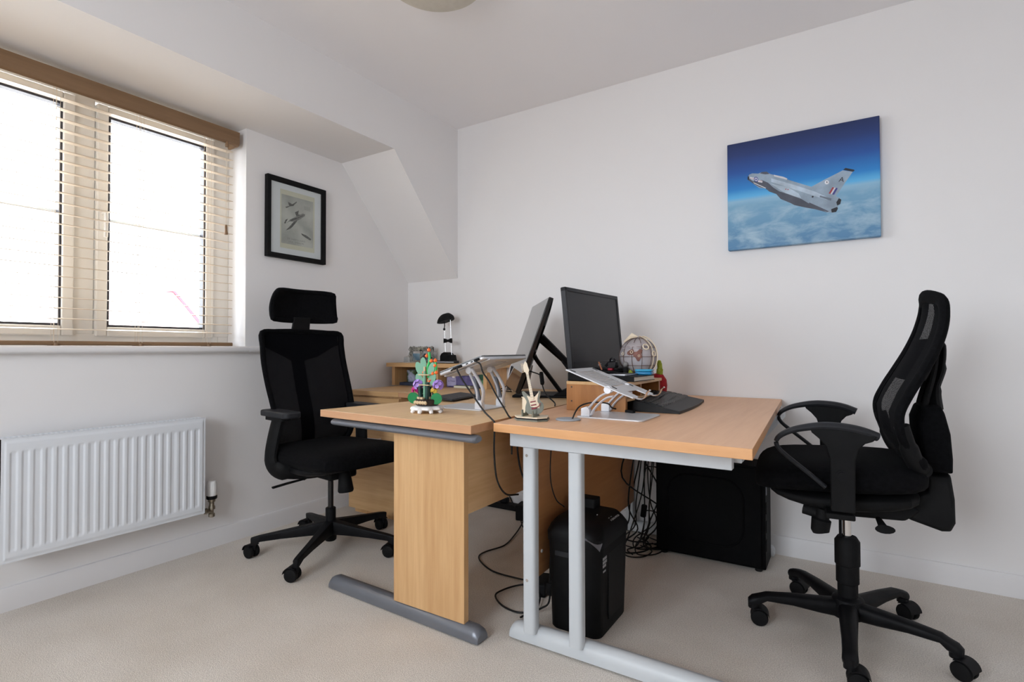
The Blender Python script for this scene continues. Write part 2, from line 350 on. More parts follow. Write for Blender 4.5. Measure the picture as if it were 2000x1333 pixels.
# unseen window added behind the camera to fill the room with daylight
mb = MB()
for a, bb in ((RX0, RX0+0.05), (RX1-0.05, RX1), (-1.075, -1.025)): mb.box((a, Y0-0.10, RZ0), (bb, Y0-0.03, RZ1))
mb.box((RX0, Y0-0.10, RZ0), (RX1, Y0-0.03, RZ0+0.05)); mb.box((RX0, Y0-0.10, RZ1-0.05), (RX1, Y0-0.03, RZ1))
w2 = struct(mb, 'fill_window', W['upvc'], bev=0.004)
mb = MB(); mb.box((RX0+0.05, Y0-0.07, RZ0+0.05), (RX1-0.05, Y0-0.066, RZ1-0.05)); mb.build('glass_pane', W['glass'], w2, off=(0,0,0))
# neighbouring roof seen through the window
roofm = noise_mat('pale_red_roof_tiles', (0.60, 0.48, 0.46), (0.68, 0.56, 0.54), nscale=6, rough=0.7)
nb = thing('neighbour_house', 'house outside with red tiled roof slope seen through the right window pane', 'house', (-22, 9, 0))
mb = MB(); mb.box((-25, 7.6, -6), (-22.2, 12.0, 1.0)); mb.build('wall', W['wall'], nb)
mb = MB(); mb.prism([(7.2, 3.2), (10.3, 3.2), (12.55, 0.6), (7.2, 0.6)], -25.2, -22.05, 'x'); mb.build('roof', roofm, nb)
mb = MB(); mb.prism([(10.26, 3.28), (10.36, 3.28), (12.65, 0.6), (12.42, 0.6)], -25.25, -22.0, 'x'); mb.build('verge', mk('red_verge_tiles', (0.22, 0.035, 0.05), 0.7), nb)

# ================================================================== BLIND
bl = thing('venetian_blind', 'wooden venetian blind with brown valance hanging over the window', 'blind', (-2.70, 0.42, ZS))
XBc = -2.705; Z0b, pitch = 1.006, 0.0428
BY0, BY1 = -0.72, 1.560
mb = MB(); mb.prism([(-2.672, 2.018), (-2.662, 2.026), (-2.658, 2.04), (-2.658, 2.092), (-2.672, 2.092)], BY0, BY1, 'y')
mb.box((-2.75, BY1-0.014, 2.018), (-2.672, BY1, 2.092))
mb.build('valance', W['valance'], bl, bev=0.003)
mb = MB(); mb.box((-2.735, BY0, 2.05), (-2.68, BY1-0.02, 2.10)); mb.build('head_rail', W['slat'], bl)
ns = int((2.03-Z0b)/pitch)
for i in range(1, ns+1):
    z = Z0b+pitch*i; mb = MB()
    def fn(a, c, z=z): return (XBc-0.023+0.046*a, BY0+(BY1-0.022-BY0)*c, z+0.0015*math.sin(PI*a)-0.005*(a-0.5))
    mb.sheet(fn, 4, 1, (0, 0, 0.0026)); mb.build('slat', W['slat'], bl)
mb = MB(); mb.prism(rrect(0.05, 0.018, 0.006, cx=XBc, cy=0.992), BY0, BY1-0.02, 'y'); br = mb.build('bottom_rail', W['valance'], bl)
for y in (0.817, 1.118, 1.418, 0.52, 0.2, -0.1, -0.4):
    mb = MB()
    for dx, dy in ((0.027, -0.006), (0.027, 0.006), (-0.027, 0)): mb.tube([(XBc+dx, y+dy, 0.995), (XBc+dx, y+dy, 2.06)], 0.0007, 5)
    mb.tube([(XBc, y, 0.995), (XBc, y, 2.06)], 0.0009, 5)
    mb.build('ladder_cord', W['slat'], bl)
    mb = MB(); mb.box((XBc-0.027, y-0.012, 0.981), (XBc+0.027, y+0.012, 0.984)); mb.cyl((XBc+0.026, y, 0.982), (XBc+0.026, y, 0.992), 0.008); mb.build('cord_clip', W['valance'], br)
for (y, zt) in ((1.495, 1.55), (1.497, 2.00)):
    mb = MB(); mb.lathe([(0.004, 0.05), (0.006, 0.045), (0.007, 0.02), (0.010, 0.004), (0.008, 0)], (-2.668, y, zt), 12); mb.build('cord_tassel', W['valance'], bl)
mb = MB(); mb.tube([(-2.668, 1.495, 1.60), (-2.668, 1.495, 2.06)], 0.001, 5); mb.build('pull_cord', W['slat'], bl)

# ================================================================== RADIATOR
rd = thing('radiator', 'white panel radiator with vertical flutes on the wall under the window', 'radiator', (-2.57, 0.98, 0.202))
ya, yb_, za, zb = 0.625, 1.334, 0.202, 0.645
NF = 20
def radfn(a, c):
    y = ya+(yb_-ya)*a; z = za+(zb-za)*c
    x = -2.54
    t = (y-(ya+0.020))/((yb_-ya-0.040)/NF); fr = t-math.floor(t)
    if 0 <= t <= NF:
        e = 1 if 0.20 < fr < 0.66 else (0 if (fr < 0.12 or fr > 0.74) else 0.5)
        zz = min(1, max(0, (z-(za+0.035))/0.010))*min(1, max(0, ((zb-0.045)-z)/0.010))
        x -= 0.0034*e*zz
    if y < ya+0.012 or y > yb_-0.012 or z < za+0.012 or z > zb-0.012: x -= 0.003
    return (x, y, z)
mb = MB(); mb.grid(radfn, NF*14, 90)
mb.box((-2.560, ya, za), (-2.545, yb_, zb)); mb.build('front_panel', W['rad'], rd, ang=60)
mb = MB(); mb.box((-2.612, ya+0.01, za+0.01), (-2.600, yb_-0.01, zb-0.01)); mb.build('rear_panel', W['rad'], rd)
for q in (ya, yb_-0.003):
    mb = MB(); mb.box((-2.612, q, za+0.02), (-2.545, q+0.003, zb)); mb.build('side_cover', W['rad'], rd)
mb = MB(); mb.box((-2.612, ya, zb-0.004), (-2.592, yb_, zb+0.001)); mb.box((-2.566, ya, zb-0.004), (-2.545, yb_, zb+0.001))
k = 44
for i in range(k+1):
    y = ya+0.012+(yb_-ya-0.024)*i/k; mb.box((-2.594, y-0.004, zb-0.004), (-2.564, y+0.004, zb+0.0005))
gr = mb.build('top_grille', W['rad'], rd)
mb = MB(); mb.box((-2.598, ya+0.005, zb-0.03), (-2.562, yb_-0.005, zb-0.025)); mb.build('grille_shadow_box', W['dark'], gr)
for y in (0.8, 1.16):
    mb = MB(); mb.box((-2.643, y-0.015, 0.30), (-2.600, y+0.015, 0.56)); mb.build('wall_bracket', W['rad'], rd)
v = thing('radiator_valve', 'thermostatic valve with ribbed white head beside the radiator', 'valve', (-2.575, 1.384, 0.17))
vx, vy = -2.578, 1.384
mb = MB(); prof = [(0.019, 0.265), (0.0225, 0.27), (0.0225, 0.315), (0.020, 0.333), (0.016, 0.337), (0.002, 0.338)]
R = []
for rr, z in prof: R.append([(vx+(rr-(0.0012 if j % 2 else 0))*math.cos(2*PI*j/32), vy+(rr-(0.0012 if j % 2 else 0))*math.sin(2*PI*j/32), z) for j in range(32)])
mb.rings(R); mb.build('valve_head', W['white'], v)
mb = MB(); mb.lathe([(0.022, 0.252), (0.0235, 0.256), (0.0235, 0.266), (0.020, 0.268)], (vx, vy, 0), 28); mb.build('collar', W['blk'], v)
brass = noise_mat('tarnished_nickel', (0.30, 0.26, 0.20), (0.38, 0.34, 0.28), nscale=20, rough=0.35, metal=0.9)
mb = MB(); mb.lathe([(0.010, 0.165), (0.014, 0.168), (0.014, 0.182), (0.009, 0.185), (0.009, 0.20), (0.015, 0.203), (0.015, 0.215), (0.011, 0.222), (0.011, 0.236), (0.016, 0.239), (0.016, 0.253)], (vx, vy, 0), 12)
mb.cyl((vx, vy, 0.192), (vx, 1.333, 0.205), 0.009, 12); mb.cyl((vx, 1.352, 0.20), (vx, 1.362, 0.198), 0.014, 6)
mb.build('valve_body', brass, v)
mb = MB(); mb.tube(smooth_path([(vx, vy, 0.17), (vx-0.004, vy, 0.168), (vx-0.02, vy, 0.176), (-2.643, vy, 0.176)]), 0.0075, 10); mb.build('pipe', W['wall'], v)

# ================================================================== CEILING LAMP
cl = thing('ceiling_lamp', 'round cream flush lamp shade on the ceiling at top edge', 'lamp', (-1.33, 1.545, ZC))
mb = MB(); mb.lathe([(0.06, 0), (0.06, -0.012)], (-1.33, 1.545, ZC), 32); mb.build('ceiling_plate', W['white'], cl)
shade = noise_mat('cream_shade_fabric', (0.60, 0.57, 0.50), (0.64, 0.61, 0.54), nscale=40, rough=0.8)
mb = MB(); mb.lathe([(0.06, -0.010), (0.188, -0.012), (0.193, -0.02), (0.193, -0.055), (0.186, -0.060), (0.002, -0.062)], (-1.33, 1.545, ZC), 64); mb.build('lamp_shade', shade, cl)

# ================================================================== CANVAS PICTURE
cp = thing('canvas_picture', 'wide canvas print of a grey jet fighter above clouds on the wall', 'picture', (-0.187, YB, 1.70))
cx0, cx1, cz0, cz1, cy = -0.494, 0.122, 1.443, 1.963, YB-0.035
cm = mk('sky_print', (0.1, 0.2, 0.5), 0.6, spec=0.3); n = cm.node_tree.nodes; L = cm.node_tree.links; b = n['Principled BSDF']
tc = n.new('ShaderNodeTexCoord'); s = n.new('ShaderNodeSeparateXYZ'); L.new(tc.outputs['Object'], s.inputs[0])
mr = n.new('ShaderNodeMapRange'); mr.inputs['From Min'].default_value = cz0-1.70; mr.inputs['From Max'].default_value = cz1-1.70; L.new(s.outputs['Z'], mr.inputs['Value'])
cr = n.new('ShaderNodeValToRGB'); e = cr.color_ramp.elements
e[0].position = 0; e[0].color = (0.10, 0.24, 0.42, 1); e[1].position = 1; e[1].color = (0.022, 0.036, 0.115, 1)
for p_, c_ in ((0.40, (0.20, 0.40, 0.58, 1)), (0.45, (0.28, 0.50, 0.68, 1)), (0.485, (0.12, 0.46, 0.80, 1)), (0.56, (0.035, 0.24, 0.62, 1)), (0.72, (0.028, 0.10, 0.36, 1)), (0.88, (0.026, 0.05, 0.18, 1))):
    q = e.new(p_); q.color = c_
L.new(mr.outputs[0], cr.inputs[0])
mp = n.new('ShaderNodeMapping'); mp.inputs['Scale'].default_value = (5, 5, 11); L.new(tc.outputs['Object'], mp.inputs[0])
nz = n.new('ShaderNodeTexNoise'); nz.inputs['Scale'].default_value = 1.6; nz.inputs['Detail'].default_value = 9; nz.inputs['Roughness'].default_value = 0.62; nz.inputs['Distortion'].default_value = 0.4; L.new(mp.outputs[0], nz.inputs['Vector'])
c2 = n.new('ShaderNodeValToRGB'); c2.color_ramp.elements[0].position = 0.40; c2.color_ramp.elements[1].position = 0.70
c2.color_ramp.elements[0].color = (0.0, 0, 0, 1); c2.color_ramp.elements[1].color = (0.75, 0.75, 0.75, 1); L.new(nz.outputs[0], c2.inputs[0])
c3 = n.new('ShaderNodeValToRGB'); c3.color_ramp.elements[0].position = 0.30; c3.color_ramp.elements[0].color = (1, 1, 1, 1); c3.color_ramp.elements[1].position = 0.47; c3.color_ramp.elements[1].color = (0, 0, 0, 1); L.new(mr.outputs[0], c3.inputs[0])
ml = n.new('ShaderNodeMath'); ml.operation = 'MULTIPLY'; L.new(c2.outputs[0], ml.inputs[0]); L.new(c3.outputs[0], ml.inputs[1])
mx = n.new('ShaderNodeMix'); mx.data_type = 'RGBA'; L.new(ml.outputs[0], mx.inputs['Factor']); L.new(cr.outputs[0], mx.inputs[6]); mx.inputs[7].default_value = (0.50, 0.66, 0.74, 1); L.new(mx.outputs[2], b.inputs['Base Color'])
mb = MB(); mb.box((cx0, cy, cz0), (cx1, YB-0.001, cz1)); mb.build('canvas', cm, cp, bev=0.003)
JET = {'fin': [(-0.137,1.697),(-0.086,1.72),(-0.014,1.75),(0.023,1.737),(-0.041,1.64),(-0.094,1.664)],
'body': [(-0.401,1.782),(-0.396,1.799),(-0.382,1.803),(-0.355,1.797),(-0.34,1.802),(-0.319,1.8),(-0.304,1.786),(-0.284,1.777),(-0.249,1.758),(-0.218,1.74),(-0.176,1.718),(-0.135,1.697),(-0.043,1.641),(-0.026,1.628),(-0.021,1.618),(-0.026,1.6),(-0.034,1.595),(-0.034,1.586),(-0.04,1.571),(-0.05,1.567),(-0.076,1.572),(-0.122,1.593),(-0.16,1.606),(-0.205,1.624),(-0.219,1.635),(-0.261,1.661),(-0.279,1.687),(-0.308,1.703),(-0.325,1.721),(-0.352,1.728),(-0.382,1.757),(-0.399,1.773)],
'cap': [(-0.013,1.752),(-0.004,1.759),(0.027,1.746),(0.03,1.741),(0.023,1.737),(0.009,1.743)],
'under': [(-0.34,1.764),(-0.313,1.746),(-0.29,1.718),(-0.267,1.698),(-0.233,1.681),(-0.176,1.648),(-0.149,1.625),(-0.122,1.611),(-0.076,1.572),(-0.122,1.593),(-0.16,1.606),(-0.205,1.624),(-0.219,1.635),(-0.261,1.661),(-0.279,1.687),(-0.308,1.703),(-0.325,1.721),(-0.349,1.731),(-0.382,1.757),(-0.399,1.773),(-0.401,1.787),(-0.379,1.764)],
'wing': [(-0.302,1.74),(-0.261,1.702),(-0.233,1.679),(-0.176,1.651),(-0.187,1.675),(-0.232,1.712)],
'ex1': [(-0.04,1.612),(-0.03,1.629),(-0.021,1.621),(-0.025,1.602),(-0.037,1.597)], 'ex2': [(-0.06,1.584),(-0.037,1.591),(-0.034,1.583),(-0.041,1.569),(-0.058,1.569)],
'red': [(-0.069,1.656),(-0.054,1.682),(-0.047,1.679),(-0.062,1.653)], 'white': [(-0.062,1.653),(-0.047,1.679),(-0.041,1.677),(-0.056,1.65)], 'blue': [(-0.056,1.65),(-0.041,1.677),(-0.034,1.674),(-0.048,1.647)],
'dors': [(-0.289,1.78),(-0.249,1.763),(-0.232,1.752),(-0.235,1.746),(-0.252,1.755),(-0.287,1.771)], 'canopy': [(-0.349,1.797),(-0.34,1.802),(-0.319,1.8),(-0.306,1.787),(-0.325,1.788)],
'bar1': [(-0.392,1.788),(-0.372,1.78),(-0.374,1.77),(-0.392,1.778)], 'bar2': [(-0.357,1.767),(-0.337,1.76),(-0.338,1.75),(-0.357,1.757)], 'gun': [(-0.379,1.761),(-0.322,1.723),(-0.325,1.721),(-0.373,1.753)], 'stripe': [(-0.146,1.628),(-0.068,1.576),(-0.076,1.574),(-0.144,1.621)]}
jc = {'g': (0.27, 0.35, 0.44), 'l': (0.42, 0.52, 0.62), 'd': (0.075, 0.085, 0.115), 'k': (0.02, 0.022, 0.03), 'w': (0.62, 0.64, 0.68), 'r': (0.35, 0.05, 0.06), 'b': (0.05, 0.06, 0.26), 'm': (0.16, 0.20, 0.25)}
jm = {k_: noise_mat('print_ink_'+k_, tuple(x*0.85 for x in c_), tuple(x*1.25 for x in c_), nscale=14, rough=0.6) for k_, c_ in jc.items()}
jk = list(jm)
mb = MB(); lay = [0]
def ink(poly, c):
    lay[0] += 1; y1 = cy-0.0002-0.00003*lay[0]
    mb.mat(jk.index(c)); k = len(poly)
    mb.add([(p[0], y1, p[1]) for p in poly], [tuple(range(k))])
def disc(x, z, r_, c, sx_=0.75, sk=0.35): ink([(x+r_*sx_*math.cos(a*PI/8), z+r_*math.sin(a*PI/8)-sk*r_*sx_*math.cos(a*PI/8)) for a in range(16)], c)
for k_, c_ in (('fin', 'g'), ('body', 'g'), ('cap', 'k'), ('wing', 'l'), ('under', 'd'), ('stripe', 'd'), ('gun', 'w'), ('ex1', 'k'), ('ex2', 'k'), ('dors', 'w'), ('canopy', 'd'), ('red', 'r'), ('white', 'w'), ('blue', 'b'), ('bar1', 'w'), ('bar2', 'w')): ink(JET[k_], c_)
ink([(-0.30, 1.765), (-0.2, 1.715), (-0.12, 1.672), (-0.06, 1.63), (-0.075, 1.628), (-0.14, 1.662), (-0.22, 1.705), (-0.30, 1.748)], 'l')
disc(-0.365, 1.771, 0.0125, 'b'); disc(-0.365, 1.771, 0.0085, 'w'); disc(-0.365, 1.771, 0.0045, 'b')
disc(-0.075, 1.707, 0.0095, 'w', 0.9, 0.1); disc(-0.075, 1.708, 0.0035, 'k', 0.6); disc(-0.131, 1.651, 0.004, 'k', 1, 0); disc(-0.399, 1.783, 0.010, 'k', 0.35, 0)
disc(-0.239, 1.703, 0.0025, 'r', 1, 0); disc(-0.230, 1.700, 0.0025, 'r', 1, 0)
ink([(-0.102, 1.652), (-0.058, 1.632), (-0.060, 1.622), (-0.104, 1.645)], 'm')
for q in range(3): disc(-0.388+q*0.006, 1.7795-q*0.0022, 0.002, 'r', 0.8, 0); disc(-0.353+q*0.006, 1.7625-q*0.0022, 0.002, 'r', 0.8, 0)
mb.mat(jk.index('k')); mb.text('A', 0.030, Matrix.Translation((-0.019, cy-0.0011, 1.709)) @ Euler((PI/2, 0.25, 0)).to_matrix().to_4x4(), 0.0001)
mb.build('printed_jet', [jm[k_] for k_ in jk], cp, flat=True)

# ================================================================== FRAMED PRINT
fp = thing('framed_print', 'black framed pencil drawing of jets with white mount beside the window', 'picture', (XA, 1.876, 1.69))
y0, y1, z0, z1 = 1.688, 2.064, 1.467, 1.910
def fr4(mb, y0, y1, z0, z1, w, xa, xb, xin):
    O = [(y0, z0), (y1, z0), (y1, z1), (y0, z1)]; I_ = [(y0+w, z0+w), (y1-w, z0+w), (y1-w, z1-w), (y0+w, z1-w)]
    vs = [(xa, *p) for p in O]+[(xb, *p) for p in O]+[(xin, *p) for p in I_]+[(xa, *p) for p in I_]; fs = []
    for i in range(4):
        j = (i+1) % 4; fs += [(i, j, 4+j, 4+i), (4+i, 4+j, 8+j, 8+i), (8+i, 8+j, 12+j, 12+i), (12+i, 12+j, j, i)]
    mb.add(vs, fs)
mb = MB(); fr4(mb, y0, y1, z0, z1, 0.027, XA+0.001, XA+0.030, XA+0.022); mb.build('frame', W['blkm'], fp, bev=0.002)
mount = noise_mat('white_mount_card', (0.72, 0.73, 0.76), (0.75, 0.76, 0.79), nscale=8, rough=0.8)
cream = noise_mat('cream_paper', (0.62, 0.60, 0.48), (0.66, 0.64, 0.52), nscale=8, rough=0.8)
sketch = noise_mat('grey_pencil_wash', (0.36, 0.36, 0.335), (0.56, 0.56, 0.52), nscale=9, rough=0.8, detail=6)
pencil = noise_mat('dark_pencil', (0.04, 0.038, 0.034), (0.16, 0.15, 0.14), nscale=150, rough=0.8)
pencil2 = noise_mat('light_pencil', (0.18, 0.17, 0.16), (0.26, 0.25, 0.24), nscale=150, rough=0.8)
mb = MB(); mb.box((XA+0.001, y0+0.02, z0+0.02), (XA+0.014, y1-0.02, z1-0.02)); mb.build('mount', mount, fp)
xp = XA+0.0145
mb = MB(); mb.box((XA+0.002, 1.772, 1.527), (xp, 1.994, 1.851))
mb.mat(1).box((XA+0.003, 1.779, 1.553), (xp+0.0004, 1.984, 1.824))
def pp(poly, mi, d): mb.mat(mi).add([(xp+d, p[0], p[1]) for p in poly], [tuple(range(len(poly)))])
pp([(1.802,1.756),(1.827,1.766),(1.819,1.787),(1.832,1.785),(1.847,1.78),(1.873,1.802),(1.876,1.798),(1.853,1.772),(1.832,1.765),(1.81,1.751)], 2, 0.0006)
pp([(1.81,1.666),(1.833,1.691),(1.873,1.718),(1.915,1.743),(1.931,1.741),(1.926,1.729),(1.894,1.704),(1.863,1.686),(1.828,1.679)], 3, 0.0006)
pp([(1.879,1.7),(1.874,1.686),(1.848,1.653),(1.833,1.639),(1.805,1.625),(1.828,1.649),(1.853,1.681)], 2, 0.0008)
pp([(1.863,1.738),(1.889,1.755),(1.884,1.733),(1.9,1.73),(1.873,1.718)], 2, 0.0008)
pp([(1.795,1.663),(1.805,1.685),(1.82,1.693),(1.81,1.677),(1.805,1.663)], 2, 0.0009)
pp([(1.83,1.69),(1.88,1.713),(1.92,1.737),(1.915,1.728),(1.88,1.705),(1.84,1.684)], 2, 0.0010)
pp([(1.903,1.627),(1.937,1.622),(1.973,1.605),(1.965,1.597),(1.937,1.606),(1.911,1.617)], 2, 0.0006)
mb.mat(3)
TM = lambda y, z: Matrix.Translation((xp+0.0008, y, z)) @ Euler((PI/2, 0, PI/2)).to_matrix().to_4x4()
mb.text('DE HAVILLAND', 0.013, TM(1.873, 1.583), 0.0001, space=1.35); mb.text('SEA  VENOM', 0.013, TM(1.873, 1.567), 0.0001, space=1.35)
for q in range(4): mb.text('jet aircraft in flight', 0.0055, TM(1.945, 1.785-q*0.006), 0.00005)
mb.build('print', [cream, sketch, pencil, pencil2], fp, flat=True)
mb = MB(); mb.box((XA+0.0185, y0+0.026, z0+0.026), (XA+0.0195, y1-0.026, z1-0.026)); mb.build('glass', W['glass'], fp)
# ================================================================== LEFT DESK (radial)
dl = thing('office_desk', 'pale beech L-shaped desk with wood panel leg, left of the pair', 'desk', (-1.4, 2.0, 0))
curve = [(-2.10, 2.140), (-1.99, 2.138), (-1.89, 2.12), (-1.79, 2.065), (-1.72, 1.97), (-1.695, 1.86), (-1.70, 1.80)]
outl = [(-1.765, 1.369), (-0.986, 1.318), (-1.030, 2.05), (-1.097, 2.775), (-2.098, 2.775)] + curve
mb = MB(); mb.prism(outl, T-0.027, T); o = mb.build('desktop', [W['beechL'], W['edgeL']], dl, bev=0.0012, seg=2)
for p_ in o.data.polygons:
    if abs(p_.normal.z) < 0.5: p_.material_index = 1
a, c = Vector((-1.70, 1.392, 0)), Vector((-0.985, 1.346, 0)); dd = (c-a).normalized()
mb = MB(); mb.tube([a+Vector((0,0,0.681))-dd*0.004, a+Vector((0,0,0.681)), c+Vector((0,0,0.681)), c+Vector((0,0,0.681))+dd*0.008], [0.009, 0.0135, 0.0135, 0.009], 14, flat=(1, 1.8), up=(0,0,1))
mb.build('edge_rail', W['gmetal'], dl)
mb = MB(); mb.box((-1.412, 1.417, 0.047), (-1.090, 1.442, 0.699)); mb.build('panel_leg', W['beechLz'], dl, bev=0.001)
def foot_bar(name, p0, p1, w, h, mat, par, z0=0.004, crown=0.0):
    p0 = Vector(p0); p1 = Vector(p1); d = (p1-p0).normalized(); nn = Vector((-d.y, d.x, 0)); R = []
    prof = [(-0.5, 0.0), (-0.5, 0.35), (-0.42, 0.72), (-0.25, 0.95), (0, 1.0), (0.25, 0.95), (0.42, 0.72), (0.5, 0.35), (0.5, 0.0)]
    Lg = (p1-p0).length
    for t, sc in ((0, 0.6), (0.008/Lg, 0.86), (0.025/Lg, 1), (0.25, 1), (0.5, 1), (0.75, 1), (1-0.025/Lg, 1), (1-0.008/Lg, 0.86), (1, 0.6)):
        c0 = p0.lerp(p1, t); hh = h*(1+crown*math.sin(PI*t))
        R.append([c0+nn*w*q*(0.7+0.3*sc)+Vector((0, 0, z0+hh*e_*sc)) for q, e_ in prof])
    m_ = MB(); m_.rings(R); return m_.build(name, mat, par)
foot_bar('foot', (-1.785, 1.455, 0), (-1.025, 1.432, 0), 0.062, 0.045, W['gmetal'], dl)
mb = MB(); mb.box((-1.11, 1.443, 0.405), (-1.092, 2.70, 0.699)); mb.build('modesty_panel', W['beechL'], dl, bev=0.001)
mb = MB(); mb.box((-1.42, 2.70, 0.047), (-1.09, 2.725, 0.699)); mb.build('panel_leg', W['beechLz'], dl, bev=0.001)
foot_bar('foot', (-1.60, 2.712, 0), (-1.085, 2.712, 0), 0.062, 0.045, W['gmetal'], dl)
# ================================================================== RIGHT DESK
dr = thing('office_desk', 'warm beech rectangular desk on pale grey metal legs, right of the pair', 'desk', (-0.6, 2.1, 0))
mb = MB(); mb.prism([(-0.962, 1.405), (-0.193, 1.355), (-0.268, 2.783), (-1.092, 2.783)], T-0.027, T); o = mb.build('desktop', [W['beechR'], W['edgeR']], dr, bev=0.0012)
for p_ in o.data.polygons:
    if abs(p_.normal.z) < 0.5: p_.material_index = 1
def leg_frame(yc, dx):
    mb = MB(); mb.box((-0.952+dx, yc-0.004, 0.642), (-0.262, yc+0.026, 0.699)); mb.build('cross_beam', W['smetal'], dr, bev=0.002)
    for xc in (-0.882+dx, -0.718+dx):
        mb = MB(); prof = rrect(0.045, 0.040, 0.012, cx=xc, cy=yc+0.014); mb.prism(prof, 0.045, 0.642); po = mb.build('post', W['smetal'], dr)
        if xc < -0.8:
            for z in (0.617, 0.215):
                mb = MB(); mb.cyl((xc-0.004, yc-0.0065, z), (xc-0.004, yc-0.0045, z), 0.005, 12); mb.build('screw_cap', W['chrome'], po)
    foot_bar('foot', (-0.965+dx, yc+0.036, 0), (-0.20+dx, yc+0.040, 0), 0.060, 0.046, W['smetal'], dr, z0=0.008, crown=0.12)
    for xc in (-0.91+dx, -0.26+dx):
        mb = MB(); mb.lathe([(0.018, 0), (0.020, 0.003), (0.018, 0.009), (0.008, 0.012)], (xc, yc+0.036, 0), 16); mb.build('levelling_foot', W['blkm'], dr)
leg_frame(1.490, 0.0); leg_frame(2.700, -0.10)
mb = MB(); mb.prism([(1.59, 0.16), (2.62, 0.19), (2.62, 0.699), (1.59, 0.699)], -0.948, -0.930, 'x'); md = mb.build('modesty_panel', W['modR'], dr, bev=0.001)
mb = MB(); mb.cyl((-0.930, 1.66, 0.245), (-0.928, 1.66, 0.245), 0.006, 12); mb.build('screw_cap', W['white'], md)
mb = MB(); mb.box((-0.275, 1.53, 0.655), (-0.245, 2.69, 0.695)); mb.build('side_rail', W['smetal'], dr, bev=0.001)
gc = noise_mat('grey_grommet_plastic', (0.33, 0.36, 0.40), (0.36, 0.39, 0.43), nscale=8, rough=0.5)
mb = MB(); mb.lathe([(0.040, 0), (0.042, 0.002), (0.040, 0.005), (0.030, 0.006), (0.002, 0.006)], (-0.792, 1.597, T), 36); mb.build('cable_grommet', gc, dr)
# ================================================================== PEDESTAL
pd = thing('drawer_pedestal', 'desk-high beech drawer pedestal in the corner behind the headrest chair', 'drawers', (-2.31, 2.47, 0))
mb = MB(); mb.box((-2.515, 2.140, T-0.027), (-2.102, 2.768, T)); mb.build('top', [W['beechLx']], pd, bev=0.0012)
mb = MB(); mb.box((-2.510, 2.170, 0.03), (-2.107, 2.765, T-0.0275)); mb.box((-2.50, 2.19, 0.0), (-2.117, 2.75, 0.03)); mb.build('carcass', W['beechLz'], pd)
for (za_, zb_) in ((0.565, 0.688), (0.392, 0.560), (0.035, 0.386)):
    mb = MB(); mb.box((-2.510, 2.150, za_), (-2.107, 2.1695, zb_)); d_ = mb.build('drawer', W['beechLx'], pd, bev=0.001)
    zz = zb_-0.045 if zb_-za_ > 0.2 else (za_+zb_)/2-0.02
    mb = MB(); mb.tube(smooth_path([(-2.375, 2.150, zz), (-2.372, 2.128, zz), (-2.31, 2.122, zz), (-2.248, 2.128, zz), (-2.245, 2.150, zz)]), 0.005, 8); mb.build('handle', W['silver'], d_)
# ================================================================== HUTCH
ht = thing('desktop_shelf', 'low beech shelf unit with open compartments on the desk against the wall', 'shelf', (-2.2, 2.68, T))
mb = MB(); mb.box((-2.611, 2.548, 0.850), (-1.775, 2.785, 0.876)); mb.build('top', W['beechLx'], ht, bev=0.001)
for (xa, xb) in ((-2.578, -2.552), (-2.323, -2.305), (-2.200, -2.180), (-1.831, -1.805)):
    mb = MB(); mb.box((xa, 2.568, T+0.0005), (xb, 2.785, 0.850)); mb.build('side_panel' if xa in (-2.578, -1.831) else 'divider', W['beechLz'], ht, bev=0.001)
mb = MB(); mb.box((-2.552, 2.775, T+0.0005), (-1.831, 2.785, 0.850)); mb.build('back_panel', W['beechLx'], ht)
# ================================================================== CHAIRS
def caster(mb_wheel, mb_hood, c, ang, rw=0.029):
    # twin wheel caster below point c (top of stem) ; axle direction at ang
    ax = Vector((math.cos(ang), math.sin(ang), 0)); fw = Vector((-ax.y, ax.x, 0)); o = Vector((c[0], c[1], rw))+fw*0.018
    Mx = Matrix((ax, fw, Vector((0, 0, 1)))).transposed().to_4x4()
    for sd in (-1, 1):
        m_ = Mx.copy(); m_.translation = o
        prof = [(0.006, 0), (0.6*rw, 0.001), (rw*0.93, 0.004), (rw, 0.009), (rw, 0.016), (rw*0.90, 0.021), (0.5*rw, 0.023), (0.002, 0.0235)]
        R = [[(sd*(x_+0.003), q*math.cos(2*PI*j/24), q*math.sin(2*PI*j/24)) for j in range(24)] for q, x_ in prof]
        mb_wheel.rings(R, M=m_)
    m_ = Mx.copy(); m_.translation = o
    def hood(a, b_): 
        t = PI*(0.06+0.62*a); q = rw+0.004; return ((b_-0.5)*0.052, q*math.cos(t)-0.0, q*math.sin(t))
    mb_hood.sheet(hood, 10, 2, (0, 0, 0.003), M=m_)
def seat_loft(st, n=28, M=None):
    # st: list of (x, zc, halfw, halfh_top, halfh_bot)
    R = []
    for x, zc, w, ht, hb in st:
        g = []
        for j in range(n):
            a = 2*PI*j/n; ca, sa = math.cos(a), math.sin(a)
            p = 0.45
            yy = w*math.copysign(abs(ca)**p, ca); zz = math.copysign(abs(sa)**0.7, sa)*(ht if sa > 0 else hb)
            g.append((x, yy, zc+zz))
        R.append(g)
    return R

